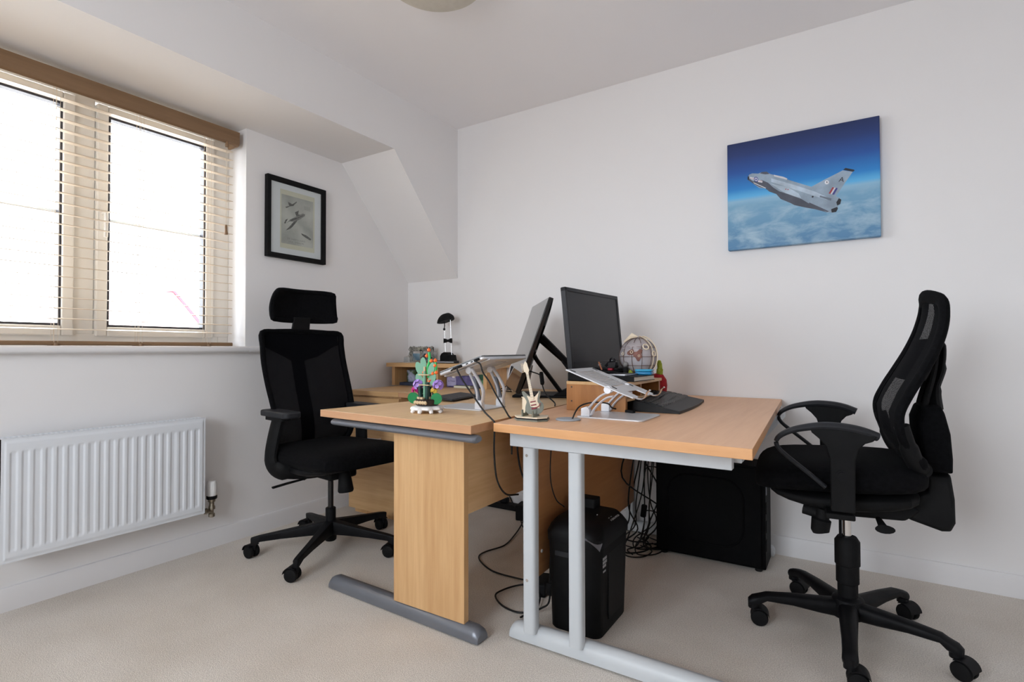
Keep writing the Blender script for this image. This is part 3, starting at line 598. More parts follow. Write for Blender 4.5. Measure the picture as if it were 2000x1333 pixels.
# ---- left chair with headrest
def headrest_chair():
    t = thing('office_chair', 'black mesh office chair with a headrest beside the window wall', 'chair', (-2.12, 1.706, 0), math.radians(-7), local=True)
    rot = math.radians(7)
    mb = MB(); mb.lathe([(0.022, 0.045), (0.027, 0.05), (0.030, 0.085), (0.036, 0.10), (0.036, 0.135), (0.028, 0.14)], n=28); mb.build('base_hub', W['blk'], t)
    for k in range(5):
        rr = [0.335, 0.335, 0.335, 0.335, 0.352][k]
        a = math.radians([16.5,88.5,160.5,230,299][k])+rot; d = Vector((math.cos(a), math.sin(a), 0)); s_ = Vector((-d.y, d.x, 0))
        R = []
        for q, w, zt, zb_ in ((0.02, 0.024, 0.142, 0.078), (0.10, 0.021, 0.130, 0.080), (0.22, 0.016, 0.113, 0.078), (0.31, 0.013, 0.101, 0.073), (rr-0.004, 0.012, 0.097, 0.058), (rr+0.014, 0.011, 0.093, 0.058)):
            c = d*q; R.append([c+s_*w*0.8+Vector((0,0,zt)), c+s_*w+Vector((0,0,(zt+zb_)/2+0.012)), c+s_*w*0.8+Vector((0,0,zb_)), c-s_*w*0.8+Vector((0,0,zb_)), c-s_*w+Vector((0,0,(zt+zb_)/2+0.012)), c-s_*w*0.8+Vector((0,0,zt))])
        mb = MB(); mb.rings(R); lg = mb.build('base_leg', W['blk'], t, bev=0.002)
        w_, h_ = MB(), MB(); ca = math.radians([200,170,190,185,205][k]-90)+rot
        caster(w_, h_, d*rr, ca); 
        h_.cyl(tuple(d*rr+Vector((0,0,0.035))), tuple(d*rr+Vector((0,0,0.07))), 0.0075, 10)
        cw = w_.build('caster_wheel', W['blkm'], lg); h_.build('caster_hood', W['blk'], lg)
    mb = MB(); mb.lathe([(0.0, 0.09), (0.024, 0.09), (0.024, 0.20), (0.021, 0.203)], n=24); mb.mat(1).lathe([(0.013, 0.20), (0.013, 0.40)], n=20); mb.build('gas_lift', [W['blk'], W['blkg']], t)
    # seat
    st = [(-0.215, 0.462, 0.10, 0.02, 0.02), (-0.21, 0.464, 0.17, 0.036, 0.034), (-0.19, 0.466, 0.215, 0.048, 0.042), (-0.10, 0.466, 0.228, 0.054, 0.046), (0.05, 0.466, 0.236, 0.056, 0.048), (0.18, 0.468, 0.238, 0.060, 0.046), (0.27, 0.470, 0.235, 0.060, 0.036), (0.31, 0.468, 0.225, 0.050, 0.028), (0.335, 0.462, 0.185, 0.034, 0.018), (0.343, 0.456, 0.12, 0.018, 0.010)]
    mb = MB(); mb.rings(seat_loft(st)); mb.build('seat', W['fab'], t, sub=1)
    st = [(-0.20, 0.425, 0.08, 0.01, 0.01), (-0.18, 0.420, 0.16, 0.02, 0.02), (-0.05, 0.410, 0.20, 0.03, 0.030), (0.10, 0.412, 0.20, 0.03, 0.028), (0.22, 0.428, 0.18, 0.02, 0.012), (0.26, 0.434, 0.10, 0.01, 0.005)]
    mb = MB(); mb.rings(seat_loft(st)); mb.build('seat_shell', W['blk'], t, sub=1)
    mb = MB(); mb.box((-0.10, -0.075, 0.355), (0.11, 0.075, 0.40)); mb.build('tilt_mechanism', W['blkm'], t, bev=0.012)
    mb = MB(); mb.tube([(-0.02, -0.06, 0.368), (-0.02, -0.10, 0.368), (-0.028, -0.125, 0.355)], 0.006, 8); mb.tube([(-0.028, -0.12, 0.357), (-0.03, -0.20, 0.352), (-0.032, -0.27, 0.345)], [0.009, 0.011, 0.011], 10, flat=(0.45, 1), up=(0,0,1)); mb.build('height_lever', W['blkm'], t)
    mb = MB(); mb.tube([(0.13, -0.01, 0.40), (0.135, -0.01, 0.36), (0.142, -0.01, 0.31), (0.143, -0.01, 0.302)], [0.024, 0.030, 0.036, 0.032], 20); mb.build('tension_knob', W['blkm'], t)
    # back: frame, mesh
    prof = [(1.050, -0.262, 0.212), (1.00, -0.254, 0.215), (0.90, -0.232, 0.217), (0.80, -0.194, 0.216), (0.72, -0.160, 0.212), (0.64, -0.132, 0.206), (0.57, -0.130, 0.202), (0.52, -0.150, 0.198), (0.485, -0.195, 0.192)]
    zs = [p[0] for p in prof]
    def lerp(z, i):
        if z >= zs[0]: return prof[0][i]
        for a_, b_ in zip(prof, prof[1:]):
            if a_[0] >= z >= b_[0]:
                q = (z-b_[0])/(a_[0]-b_[0]); return b_[i]+(a_[i]-b_[i])*q
        return prof[-1][i]
    def bx(y, z):
        w = lerp(z, 2); return lerp(z, 1)-0.030*(1-(y/w)**2)
    loop = []
    for z in [1.045, 0.98, 0.90, 0.80, 0.72, 0.64, 0.57, 0.52, 0.49]: loop.append((bx(-lerp(z, 2), z), -lerp(z, 2), z))
    for k in range(1, 8): y = -0.19+0.38*k/8; loop.append((bx(y, 0.485), y, 0.485))
    for z in [0.49, 0.52, 0.57, 0.64, 0.72, 0.80, 0.90, 0.98, 1.045]: loop.append((bx(lerp(z, 2), z), lerp(z, 2), z))
    for k in range(1, 8): y = 0.190-0.38*k/8; loop.append((bx(y, 1.06), y, 1.048+0.010*math.cos(y/0.215*PI/2)))
    mb = MB(); mb.tube(smooth_path(loop, 4, True), 0.0165, 12, closed=True, flat=(1, 0.75)); fr = mb.build('back_frame', W['fab'], t)
    mb = MB()
    def bs(a, b_):
        z = 0.49+0.562*b_; y = (2*a-1)*(lerp(z, 2)-0.006); return (bx(y, z)+0.006, y, z)
    mb.grid(bs, 20, 28); mb.build('back_mesh', W['meshfine'], t)
    mb = MB()
    def top(a, b_):
        y = (2*a-1)*0.200; zt = 1.05; zb_ = 0.995-0.085*math.cos(y/0.200*PI/2)**1; z = zb_+(zt-zb_)*b_; return (bx(y, z)-0.006, y, z)
    mb.sheet(top, 16, 5, (0.006, 0, 0)); mb.build('back_yoke', W['blkm'], t)
    sp = [(-0.32, 0, 0.93), (-0.295, 0, 0.85), (-0.262, 0, 0.75), (-0.225, 0, 0.65), (-0.205, 0, 0.55), (-0.21, 0, 0.46), (-0.17, 0, 0.40), (-0.08, 0, 0.378)]
    mb = MB(); mb.tube(smooth_path(sp, 4), 0.030, 12, flat=(0.5, 1.2), up=(1, 0, 0)); 
    for sd in (-1, 1): mb.tube(smooth_path([(-0.31, 0, 0.90), (-0.30, sd*0.10, 0.95), (-0.275, sd*0.21, 1.00)], 4), 0.012, 8)
    mb.build('back_spine', W['blkm'], t)
    # headrest
    mb = MB(); mb.sheet(lambda a, b_: (-0.292+0.02*b_, (2*a-1)*(0.050-0.006*b_), 1.045+0.085*b_), 4, 4, (0.014, 0, 0)); mb.build('headrest_bracket', W['blkm'], t, bev=0.003)
    def hr(a, b_):
        q = 2*a-1; z = 1.112+0.152*b_; hw = 0.176-0.020*b_**2-0.004*(2*b_-1)**2
        cx_ = -0.285+0.055*q*q-0.020*math.cos((b_-0.45)*PI*0.9)+0.028*b_*0.2
        y = q*hw
        zz = z+(-0.010 if b_ > 0.8 else 0.006 if b_ < 0.2 else 0)*abs(q)**6
        return (cx_, y, zz)
    lp = [hr(a, 0) for a in [i/12 for i in range(12)]]+[hr(1, b_) for b_ in [i/5 for i in range(5)]]+[hr(1-a, 1) for a in [i/12 for i in range(12)]]+[hr(0, 1-b_) for b_ in [i/5 for i in range(5)]]
    mb = MB(); mb.tube(smooth_path(lp, 2, True), 0.012, 10, closed=True); 
    mb.sheet(hr, 12, 6, (0.010, 0, 0)); mb.build('headrest', W['fab'], t)
    # arms
    for sd in (-1, 1):
        y = sd*0.222
        mb = MB(); pts = smooth_path([(-0.085, y*0.98, 0.645), (-0.092, y*1.06, 0.56), (-0.102, y*1.10, 0.47), (-0.092, y*1.06, 0.425), (-0.055, y*0.92, 0.402), (-0.02, y*0.55, 0.392), (0.0, y*0.2, 0.392)], 4)
        mb.tube(pts, [0.036]*9+[0.038]*8+[0.030]*(len(pts)-17), 14, flat=(0.62, 1.15), up=(0, 1, 0)); ar = mb.build('armrest', W['blkm'], t)
        mb = MB(); Mx = rmat((0.0, 0, 0), 0, 0, 0)
        mb.prism([(x_-0.060, y_+y*1.0) for x_, y_ in rrect(0.245, 0.085, 0.026, 5)], 0.656, 0.684); mb.build('arm_pad', W['armgrey'], ar, bev=0.007, seg=3)
        mb = MB(); mb.prism([(x_-0.075, y_+y) for x_, y_ in rrect(0.15, 0.065, 0.02, 4)], 0.640, 0.656); mb.build('pad_plate', W['blkm'], ar)
    return t
headrest_chair()

# ---- right chair, side on
def side_chair():
    t = thing('office_chair', 'black office chair with curved mesh back and looped arms, side on at right', 'chair', (-0.012, 2.122, 0), math.radians(185), local=True)
    rr = 0.315; rot = -math.radians(185)
    mb = MB(); mb.lathe([(0.036, 0.060), (0.048, 0.066), (0.052, 0.10), (0.046, 0.125), (0.036, 0.132)], n=32); mb.build('base_hub', W['blk'], t)
    angs = [196, 126, 271, 340, 56]; rads = [0.300, 0.322, 0.350, 0.318, 0.328]
    rads = [0.292, 0.308, 0.325, 0.286, 0.294]
    for k, an in enumerate(angs):
        a = math.radians(an)+rot; d = Vector((math.cos(a), math.sin(a), 0)); s_ = Vector((-d.y, d.x, 0)); rr = rads[k]
        R = []
        for q, w, zt, zb_ in ((0.03, 0.030, 0.120, 0.062), (0.09, 0.027, 0.118, 0.068), (0.17, 0.024, 0.116, 0.080), (0.25, 0.021, 0.111, 0.084), (rr-0.02, 0.020, 0.104, 0.070), (rr+0.004, 0.021, 0.096, 0.063), (rr+0.016, 0.015, 0.085, 0.064)):
            c = d*q; g = []
            for j in range(12):
                b_ = 2*PI*j/12; g.append(c+s_*w*math.copysign(abs(math.cos(b_))**0.7, math.cos(b_))+Vector((0, 0, (zt+zb_)/2+(zt-zb_)/2*math.copysign(abs(math.sin(b_))**0.7, math.sin(b_)))))
            R.append(g)
        mb = MB(); mb.rings(R); mb.cyl(tuple(d*rr+Vector((0,0,0.055))), tuple(d*rr+Vector((0,0,0.085))), 0.018, 12); lg = mb.build('base_leg', W['blk'], t)
        w_, h_ = MB(), MB(); caster(w_, h_, d*rr, math.radians([10,-15,5,-30,-40][k]-90)+rot, 0.028)
        w_.build('caster_wheel', W['blkm'], lg); h_.build('caster_hood', W['blk'], lg)
    mb = MB(); mb.lathe([(0.030, 0.10), (0.030, 0.175), (0.034, 0.178), (0.034, 0.235), (0.0375, 0.238), (0.0375, 0.315), (0.028, 0.330)], n=28); mb.build('column_sleeve', W['blkm'], t)
    mb = MB(); mb.lathe([(0.0135, 0.32), (0.0135, 0.44)], n=24); mb.build('gas_lift', W['chrome'], t)
    mb = MB(); mb.cyl((-0.022+0.042, 0.012, 0.325), (0.020, 0.012, 0.43), 0.0045, 8); mb.build('lift_rod', W['blk'], t)
    # seat
    st = [(-0.205, 0.568, 0.09, 0.022, 0.02), (-0.20, 0.568, 0.15, 0.036, 0.032), (-0.17, 0.567, 0.20, 0.050, 0.044), (-0.08, 0.562, 0.232, 0.054, 0.048), (0.04, 0.557, 0.242, 0.052, 0.048), (0.16, 0.554, 0.242, 0.050, 0.050), (0.23, 0.544, 0.228, 0.050, 0.044), (0.262, 0.532, 0.195, 0.044, 0.034), (0.277, 0.522, 0.14, 0.028, 0.020)]
    mb = MB(); mb.rings(seat_loft(st)); mb.build('seat', W['fab'], t, sub=1)
    st = [(-0.19, 0.500, 0.08, 0.01, 0.01), (-0.17, 0.496, 0.16, 0.02, 0.025), (-0.05, 0.486, 0.20, 0.03, 0.035), (0.08, 0.480, 0.20, 0.03, 0.036), (0.18, 0.486, 0.19, 0.02, 0.022), (0.24, 0.498, 0.14, 0.012, 0.01)]
    mb = MB(); mb.rings(seat_loft(st)); mb.build('seat_shell', W['blkm'], t, sub=1)
    mb = MB(); mb.prism([(-0.19, 0.455), (-0.15, 0.42), (-0.02, 0.415), (0.07, 0.425), (0.10, 0.47), (-0.15, 0.48)], -0.07, 0.07, 'y'); mb.build('tilt_mechanism', W['blkm'], t, bev=0.008)
    mb = MB(); mb.tube([(0.075, 0.16, 0.455), (0.080, 0.16, 0.425), (0.082, 0.16, 0.420), (0.086, 0.16, 0.385), (0.085, 0.16, 0.380)], [0.022, 0.020, 0.028, 0.026, 0.022], 20)
    kn = mb.build('tension_knob', W['blkm'], t)
    mb = MB(); mb.tube([(0.075, 0.155, 0.44), (0.095, 0.15, 0.44), (0.13, 0.14, 0.445)], 0.020, 12, flat=(0.8, 1)); mb.build('knob_housing', W['blkm'], t)
    mb = MB(); mb.tube([(-0.075, 0.10, 0.43), (-0.078, 0.17, 0.425), (-0.08, 0.20, 0.424)], [0.008, 0.012, 0.026], 14, flat=(0.5, 1), up=(0, 0, 1)); mb.build('height_lever', W['blkm'], t)
    # back
    pr = [(1.120, -0.234, 0.070), (1.105, -0.238, 0.112), (1.065, -0.238, 0.148), (1.01, -0.226, 0.174), (0.95, -0.203, 0.194), (0.885, -0.170, 0.208), (0.825, -0.138, 0.216), (0.768, -0.116, 0.215), (0.71, -0.122, 0.204), (0.655, -0.150, 0.186), (0.62, -0.178, 0.165)]
    zz = [p[0] for p in pr]
    def L2(z, i):
        if z >= zz[0]: return pr[0][i]
        for a_, b_ in zip(pr, pr[1:]):
            if a_[0] >= z >= b_[0]: return b_[i]+(a_[i]-b_[i])*(z-b_[0])/(a_[0]-b_[0])
        return pr[-1][i]
    def bx(y, z): return L2(z, 1)+0.020*(1-(y/max(0.05, L2(z, 2)))**2)
    lp = [(bx(0.0, 1.120)-0.006, 0.0, 1.126)]
    for z, x_, w in pr[1:]: lp.append((x_, w, z))
    for k in (0.6, 0.2, -0.2, -0.6): lp.append((bx(0.165*k, 0.62), 0.165*k, 0.615))
    for z, x_, w in reversed(pr[1:]): lp.append((x_, -w, z))
    mb = MB(); mb.tube(smooth_path(lp, 5, True), 0.017, 12, closed=True, flat=(0.8, 1.25), up=(1, 0, 0.0))
    for sd in (-1, 1):
        def edge(a, b_, sd=sd):
            z = 0.63+0.475*b_; y = sd*L2(z, 2)*(1-a*(0.26+0.10*math.sin(PI*b_))); return (bx(y, z), y, z)
        mb.sheet(edge, 4, 24, (0.010, 0, 0))
    mb.build('back_frame', W['fab'], t)
    mb = MB()
    def bs(a, b_):
        z = 0.62+0.498*b_; y = (2*a-1)*L2(z, 2)*0.99; return (bx(y, z), y, z)
    mb.grid(bs, 22, 34); mb.build('back_mesh', W['mesh'], t)
    mb = MB()
    def band(z0_, z1_):
        def g(a, b_):
            z = z0_+(z1_-z0_)*b_; y = (2*a-1)*L2(z, 2)*0.97; return (bx(y, z)+0.001, y, z)
        return g
    mb.sheet(band(0.62, 0.70), 12, 4, (0.006, 0, 0)); mb.build('back_lower_pad', W['fab'], t)
    mb = MB()
    for sd in (-1, 1): mb.tube(smooth_path([(-0.122, sd*0.205, 0.735), (-0.138, sd*0.195, 0.68), (-0.156, sd*0.176, 0.63), (-0.176, sd*0.150, 0.604)], 5), [0.020]*6+[0.024]*10, 12)
    mb.cyl((-0.180, -0.160, 0.602), (-0.180, 0.160, 0.602), 0.023, 20); mb.build('lower_frame', W['blkm'], t)
    mb = MB(); mb.tube(smooth_path([(-0.246, 0, 1.04), (-0.262, 0, 0.97), (-0.258, 0, 0.90), (-0.240, 0, 0.83), (-0.244, 0, 0.77)], 5), [0.010]*5+[0.018]*5+[0.026]*5+[0.034]*6, 14, flat=(0.5, 1.3), up=(1, 0, 0))
    for sd in (-1, 1): mb.tube(smooth_path([(-0.250, 0, 0.96), (-0.232, sd*0.03, 0.88), (-0.212, sd*0.04, 0.80), (-0.205, sd*0.04, 0.76)], 4), 0.009, 8)
    for sd in (-1, 1):
        mb.sheet(lambda a, b_, sd=sd: (-0.222-0.012*math.sin(PI*b_)+0.02*a*(1-b_), sd*(0.01+0.085*a*(0.5+0.5*b_)), 0.86+0.13*b_), 3, 8, (0.006, 0, 0))
    mb.build('back_spine', W['blkm'], t)
    mb = MB(); mb.sheet(lambda a, b_: (bx((2*a-1)*L2(0.865+0.125*b_, 2)*0.80, 0.865+0.125*b_)-0.010, (2*a-1)*L2(0.865+0.125*b_, 2)*0.80, 0.865+0.125*b_), 12, 6, (0.006, 0, 0)); mb.build('shoulder_pad', W['fab'], t)
    def shell(poly, hw, nm, mt):
        R = []
        for q, sc in ((-1, 0.80), (-0.85, 0.95), (-0.5, 1), (0.5, 1), (0.85, 0.95), (1, 0.80)):
            cx_ = sum(p[0] for p in poly)/len(poly); cz_ = sum(p[1] for p in poly)/len(poly)
            R.append([(cx_+(p[0]-cx_)*sc, q*hw, cz_+(p[1]-cz_)*sc) for p in poly])
        m_ = MB(); m_.rings(R); return m_.build(nm, mt, t, bev=0.004)
    shell([(-0.196, 0.785), (-0.182, 0.745), (-0.184, 0.68), (-0.196, 0.61), (-0.205, 0.578), (-0.272, 0.575), (-0.273, 0.62), (-0.268, 0.70), (-0.254, 0.765), (-0.245, 0.787)], 0.075, 'back_adjuster_cover', W['fab'])
    shell([(-0.212, 0.573), (-0.208, 0.52), (-0.150, 0.485), (-0.145, 0.435), (-0.165, 0.420), (-0.245, 0.395), (-0.268, 0.398), (-0.280, 0.425), (-0.279, 0.50), (-0.270, 0.572)], 0.062, 'lower_cover', W['blkm'])
    # looped arms
    for sd in (-1, 1):
        y = sd*0.272
        h = -0.018 if sd > 0 else 0.0
        top = [(0.206, y, 0.690+h), (0.196, y, 0.710+h), (0.163, y, 0.730+h), (0.115, y, 0.743+h), (0.07, y, 0.748+h), (0.02, y, 0.746+h), (-0.02, y, 0.738+h), (-0.056, y*0.98, 0.724+h)]
        low = [(0.075, y, 0.566+h), (0.12, y, 0.604+h), (0.165, y, 0.640+h), (0.196, y, 0.668+h)]
        mb = MB(); path = smooth_path(low+top, 5); k_ = len(path)
        mb.tube(path, [0.0085+0.0075*min(1, max(0, (i-22)/18)) for i in range(k_)], 12, flat=(0.8, 1.25), up=(0, 0, 1)); ar = mb.build('armrest', W['armgrey'], t)
        mb = MB(); R = []
        for q, wd in ((-1, 0.6), (-0.6, 1), (0.6, 1), (1, 0.6)):
            pl = [(0.094, 0.742), (0.088, 0.728), (0.070, 0.712), (0.052, 0.690), (0.042, 0.655), (0.040, 0.52), (0.040, 0.482), (-0.020, 0.482), (-0.020, 0.52), (-0.022, 0.655), (-0.030, 0.686), (-0.046, 0.704), (-0.066, 0.712), (-0.076, 0.728), (-0.02, 0.746), (0.04, 0.750)]
            R.append([(p[0]+0.022, y+q*(0.016 if q*sd > 0 else 0.011), p[1]+(h if p[1] > 0.5 else 0)) for p in pl])
        mb.rings(R); mb.build('arm_post', W['blkm'], ar, bev=0.003)
        mb = MB(); mb.cyl((0.033, y+sd*0.012, 0.590), (0.033, y+sd*0.0175, 0.590), 0.016, 24); mb.cyl((0.033, y+sd*0.0175, 0.590), (0.033, y+sd*0.020, 0.590), 0.011, 16); mb.build('lock_button', W['blk'], ar)
        mb = MB(); mb.box((0.0, min(y*0.45, y), 0.455), (0.076, max(y*0.45, y), 0.472)); mb.build('arm_bracket', W['blkm'], ar, bev=0.004)
    return t
side_chair()
# ================================================================== UNDER THE DESKS
sh = thing('paper_shredder', 'black paper shredder standing on the carpet under the right desk', 'shredder', (-0.80, 1.76, 0))
def rq(x0, x1, y0, y1, r_, z): return [(a, b_, z) for a, b_ in rrect(x1-x0, y1-y0, r_, 5, (x0+x1)/2, (y0+y1)/2)]
mb = MB(); mb.rings([rq(-0.885, -0.705, 1.642, 1.885, 0.03, 0.0), rq(-0.888, -0.702, 1.638, 1.888, 0.03, 0.006), rq(-0.895, -0.693, 1.628, 1.895, 0.032, 0.30)]); mb.build('bin', W['blkm'], sh)
mb = MB(); mb.rings([rq(-0.899, -0.689, 1.624, 1.90, 0.034, 0.302), rq(-0.900, -0.688, 1.622, 1.90, 0.036, 0.330), rq(-0.895, -0.700, 1.630, 1.897, 0.05, 0.352), rq(-0.885, -0.715, 1.650, 1.89, 0.05, 0.367), rq(-0.86, -0.75, 1.69, 1.87, 0.04, 0.373)]); hd = mb.build('cutter_head', W['blk'], sh)
mb = MB(); mb.rings([rq(-0.90, -0.80, 1.82, 1.885, 0.006, 0.355), rq(-0.90, -0.80, 1.83, 1.885, 0.006, 0.405)]); mb.build('feed_hood', W['blkm'], sh, bev=0.003)
silv = noise_mat('dark_silver_plastic', (0.16, 0.17, 0.20), (0.20, 0.21, 0.24), nscale=20, rough=0.3, metal=0.4)
mb = MB()
def cor(a, b_):
    return (-0.790+0.098*a, 1.6205+0.040*b_*(1-0.2*a), 0.335+0.026*b_-0.033*a**2.4)
mb.sheet(cor, 10, 4, (0, -0.003, 0.003)); mb.build('corner_trim', silv, hd)
mb = MB(); mb.box((-0.86, 1.6275, 0.255), (-0.78, 1.633, 0.272)); mb.build('bin_grip', W['dark'], sh)
mb = MB(); mb.prism([(1.70, 0.05), (1.84, 0.05), (1.84, 0.27), (1.70, 0.27)], -0.6975, -0.6935, 'x'); mb.build('bin_window', W['blk'], sh)
lab = noise_mat('grey_label_print', (0.30, 0.30, 0.31), (0.36, 0.36, 0.37), nscale=30, rough=0.6)
TX = lambda x, y, z, s_=0: Matrix.Translation((x, y, z)) @ Euler((PI/2, 0, PI/2)).to_matrix().to_4x4()
mb = MB(); mb.text('Fellowes', 0.022, Matrix.Translation((-0.7125, 1.80, 0.3640)) @ Euler((0, math.radians(33), 0)).to_matrix().to_4x4() @ Euler((0, 0, PI/2)).to_matrix().to_4x4(), 0.0004)
mb.build('logo', lab, hd, flat=True)
mb = MB(); mb.sph((-0.76, 1.76, 0.3740), 0.0022, n=8, m=6); mb.build('indicator_light', lab, hd)
mb = MB(); x_ = -0.6927
for r_i, row in enumerate((5, 5, 4)):
    for q in range(row): mb.box((x_, 1.648+q*0.007, 0.262-r_i*0.012), (x_+0.0006, 1.653+q*0.007, 0.271-r_i*0.012))
mb.box((x_, 1.650, 0.222), (x_+0.0006, 1.672, 0.228)); mb.build('warning_symbols', lab, sh, flat=True)
# computer tower
pc = thing('computer_tower', 'large black computer tower under the right desk against the wall', 'computer', (-0.547, 2.61, 0))
mb = MB(); mb.box((-0.783, 2.512, 0.012), (-0.315, 2.680, 0.452)); mb.build('case', W['pc'], pc, bev=0.004)
mb = MB(); mb.prism([(-0.776, 0.02), (-0.325, 0.02), (-0.325, 0.445), (-0.776, 0.445)], 2.505, 2.5115, 'y'); sp_ = mb.build('side_panel', W['pc'], pc, bev=0.003)
mb = MB(); mb.tube([(x_, 2.5045, z_) for x_, z_ in rrect(0.33, 0.30, 0.09, 8, -0.56, 0.235)], 0.004, 8, closed=True); mb.build('pressed_rib', W['pc'], sp_)
mb = MB(); mb.box((-0.322, 2.507, 0.014), (-0.309, 2.683, 0.452)); fp_ = mb.build('front_fascia', W['pc'], pc, bev=0.004)
for z_ in (0.09, 0.17, 0.25, 0.33): 
    mb = MB(); mb.box((-0.3095, 2.52, z_), (-0.3065, 2.535, z_+0.05)); mb.build('drive_bay_tab', silv if z_ == 0.33 else W['pc'], fp_, bev=0.001)
mb = MB(); mb.box((-0.30, 2.508, 0.44), (-0.79, 2.683, 0.4525)); mb.build('top_cover', W['pc'], pc, bev=0.002)
for (x_, y_) in ((-0.75, 2.53), (-0.75, 2.66), (-0.34, 2.53), (-0.34, 2.66)):
    mb = MB(); mb.lathe([(0.014, 0), (0.016, 0.004), (0.015, 0.014)], (x_, y_, 0), 14); mb.build('rubber_foot', W['cable'], pc)
# cable bundle
def cable(pts, label, cat='cable', r_=0.003, group=None, name='cable', n=6, plug=None):
    P = smooth_path(pts, n); mb = MB(); mb.tube(P, r_, 8)
    lo = min((p.z for p in P)); base = min(P, key=lambda p: p.z)
    t = thing(name, label, cat, (base.x, base.y, lo-r_), 0, group); mb.build('cord', W['cable'], t)
    if plug:
        m_ = MB(); a, b_ = Vector(plug[0]), Vector(plug[1]); w_, h_ = plug[2]; d = (b_-a).normalized(); up = Vector((0, 0, 1)) if abs(d.z) < 0.8 else Vector((0, 1, 0)); s_ = d.cross(up).normalized(); u_ = s_.cross(d)
        R = [[c+s_*x*k_+u_*y*k_ for x, y in rrect(w_, h_, min(w_, h_)*0.25, 3)] for c, k_ in ((a, 0.8), (a.lerp(b_, 0.08), 1), (a.lerp(b_, 0.92), 1), (b_, 0.8))]
        m_.rings(R); m_.build('plug', W['blkm'], t)
    return t
G1 = 'tangled cables hanging between the shredder and the tower'; LB = 'thin black cable hanging in the tangle left of the computer tower'
rnd = random.Random(5)
ends = [(-0.93, 2.55), (-0.90, 2.50), (-0.87, 2.56), (-0.84, 2.62), (-0.84, 2.50), (-0.82, 2.58), (-0.88, 2.45), (-0.95, 2.62), (-0.85, 2.66)]
tops = [(-0.86, 2.50), (-0.84, 2.46), (-0.80, 2.56), (-0.82, 2.48), (-0.80, 2.60), (-0.86, 2.40), (-0.83, 2.62), (-0.88, 2.56), (-0.80, 2.50)]
for i, ((ex, ey), (tx, ty)) in enumerate(zip(ends, tops)):
    zf = 0.006+0.003*(i % 3); j = lambda s_: rnd.uniform(-s_, s_)
    pts = [(tx, ty, 0.690), (tx+j(0.01), ty+j(0.01), 0.56), (tx-0.02+j(0.04), ty+j(0.02), 0.40+j(0.05)), (ex+0.02+j(0.03), ey+j(0.03), 0.22+j(0.04)), (ex+j(0.03), ey+j(0.03), 0.09), (ex-0.03, ey-0.02, zf+0.02), (ex, ey-0.08+j(0.03), zf), (ex+0.07, ey-0.05, zf), (ex+0.085, ey+0.03, zf+0.004), (ex+0.02, ey+0.06, zf+0.008)]
    cable(pts, LB, group=G1, r_=0.0030+0.0006*(i % 2))
for i, z_ in enumerate((0.60, 0.52, 0.30)):
    cable([(-0.79, 2.62, z_-0.16), (-0.82, 2.60, z_-0.14), (-0.86, 2.58, z_-0.20+0.03*i), (-0.85, 2.54, 0.12), (-0.87, 2.50, 0.02), (-0.90, 2.44, 0.008), (-0.86, 2.40, 0.006)], ['thin black cable looping out of the tower back, topmost of three', 'thin black cable looping out of the tower back, middle of three', 'black cable with an inline box looping low out of the tower back'][i], r_=0.003, plug=None if i < 2 else ((-0.853, 2.552, 0.20), (-0.86, 2.55, 0.14), (0.026, 0.018)))
# power leads on the carpet under the left desk
cable([(-1.06, 1.86, 0.03), (-1.17, 1.885, 0.012), (-1.30, 1.90, 0.006), (-1.40, 1.95, 0.006), (-1.455, 2.005, 0.006), (-1.46, 2.07, 0.006), (-1.43, 2.18, 0.006), (-1.46, 2.32, 0.008), (-1.50, 2.46, 0.02), (-1.53, 2.55, 0.05)], 'long black power lead snaking over the carpet between both adaptors', 'cable', 0.0035, name='power_lead')
cable([(-1.06, 1.845, 0.03), (-1.13, 1.83, 0.014), (-1.17, 1.78, 0.006), (-1.17, 1.72, 0.006), (-1.10, 1.665, 0.006), (-1.02, 1.655, 0.006), (-0.98, 1.70, 0.010), (-1.00, 1.77, 0.012), (-1.03, 1.82, 0.02)], 'black lead looping on the carpet behind the right desk front post', 'cable', 0.0035, name='power_lead')
cable([(-0.995, 1.62, 0.010), (-0.975, 1.66, 0.016), (-0.955, 1.70, 0.02), (-0.925, 1.705, 0.05), (-0.918, 1.70, 0.14), (-0.912, 1.70, 0.24), (-0.905, 1.75, 0.34)], 'black shredder lead running down beside the shredder', 'cable', 0.0035, name='power_lead', plug=((-0.922, 1.703, 0.075), (-0.920, 1.70, 0.12), (0.022, 0.018)))
cable([(-1.53, 2.50, 0.02), (-1.47, 2.44, 0.008), (-1.40, 2.48, 0.006), (-1.40, 2.58, 0.008), (-1.50, 2.60, 0.02)], 'black lead loop lying in front of the far power adaptor', 'cable', 0.0035, name='power_lead')
def adaptor(c, d, rz, label):
    m_ = MB(); m_.cbox((0, 0, d[2]/2), d, rmat((c[0], c[1], c[2]), 0, 0, rz)); return single(m_, 'power_adaptor', W['blkm'], label, 'adaptor', (c[0], c[1], c[2]), bev=0.006)
adaptor((-1.045, 1.86, 0), (0.06, 0.12, 0.05), 0.3, 'black plug block on the carpet behind the right desk front post')
adaptor((-1.57, 2.60, 0), (0.07, 0.10, 0.085), 0.2, 'black transformer block on the carpet near the far wall')
st_ = thing('power_strip', 'dark power strip lying on the carpet by the far wall', 'power strip', (-1.80, 2.70, 0))
mb = MB(); mb.box((-1.96, 2.68, 0.0), (-1.62, 2.735, 0.035)); mb.build('strip_body', W['blkm'], st_, bev=0.006)
mb = MB(); mb.box((-1.80, 2.69, 0.0355), (-1.75, 2.73, 0.065)); mb.build('plug', W['blk'], st_, bev=0.006)
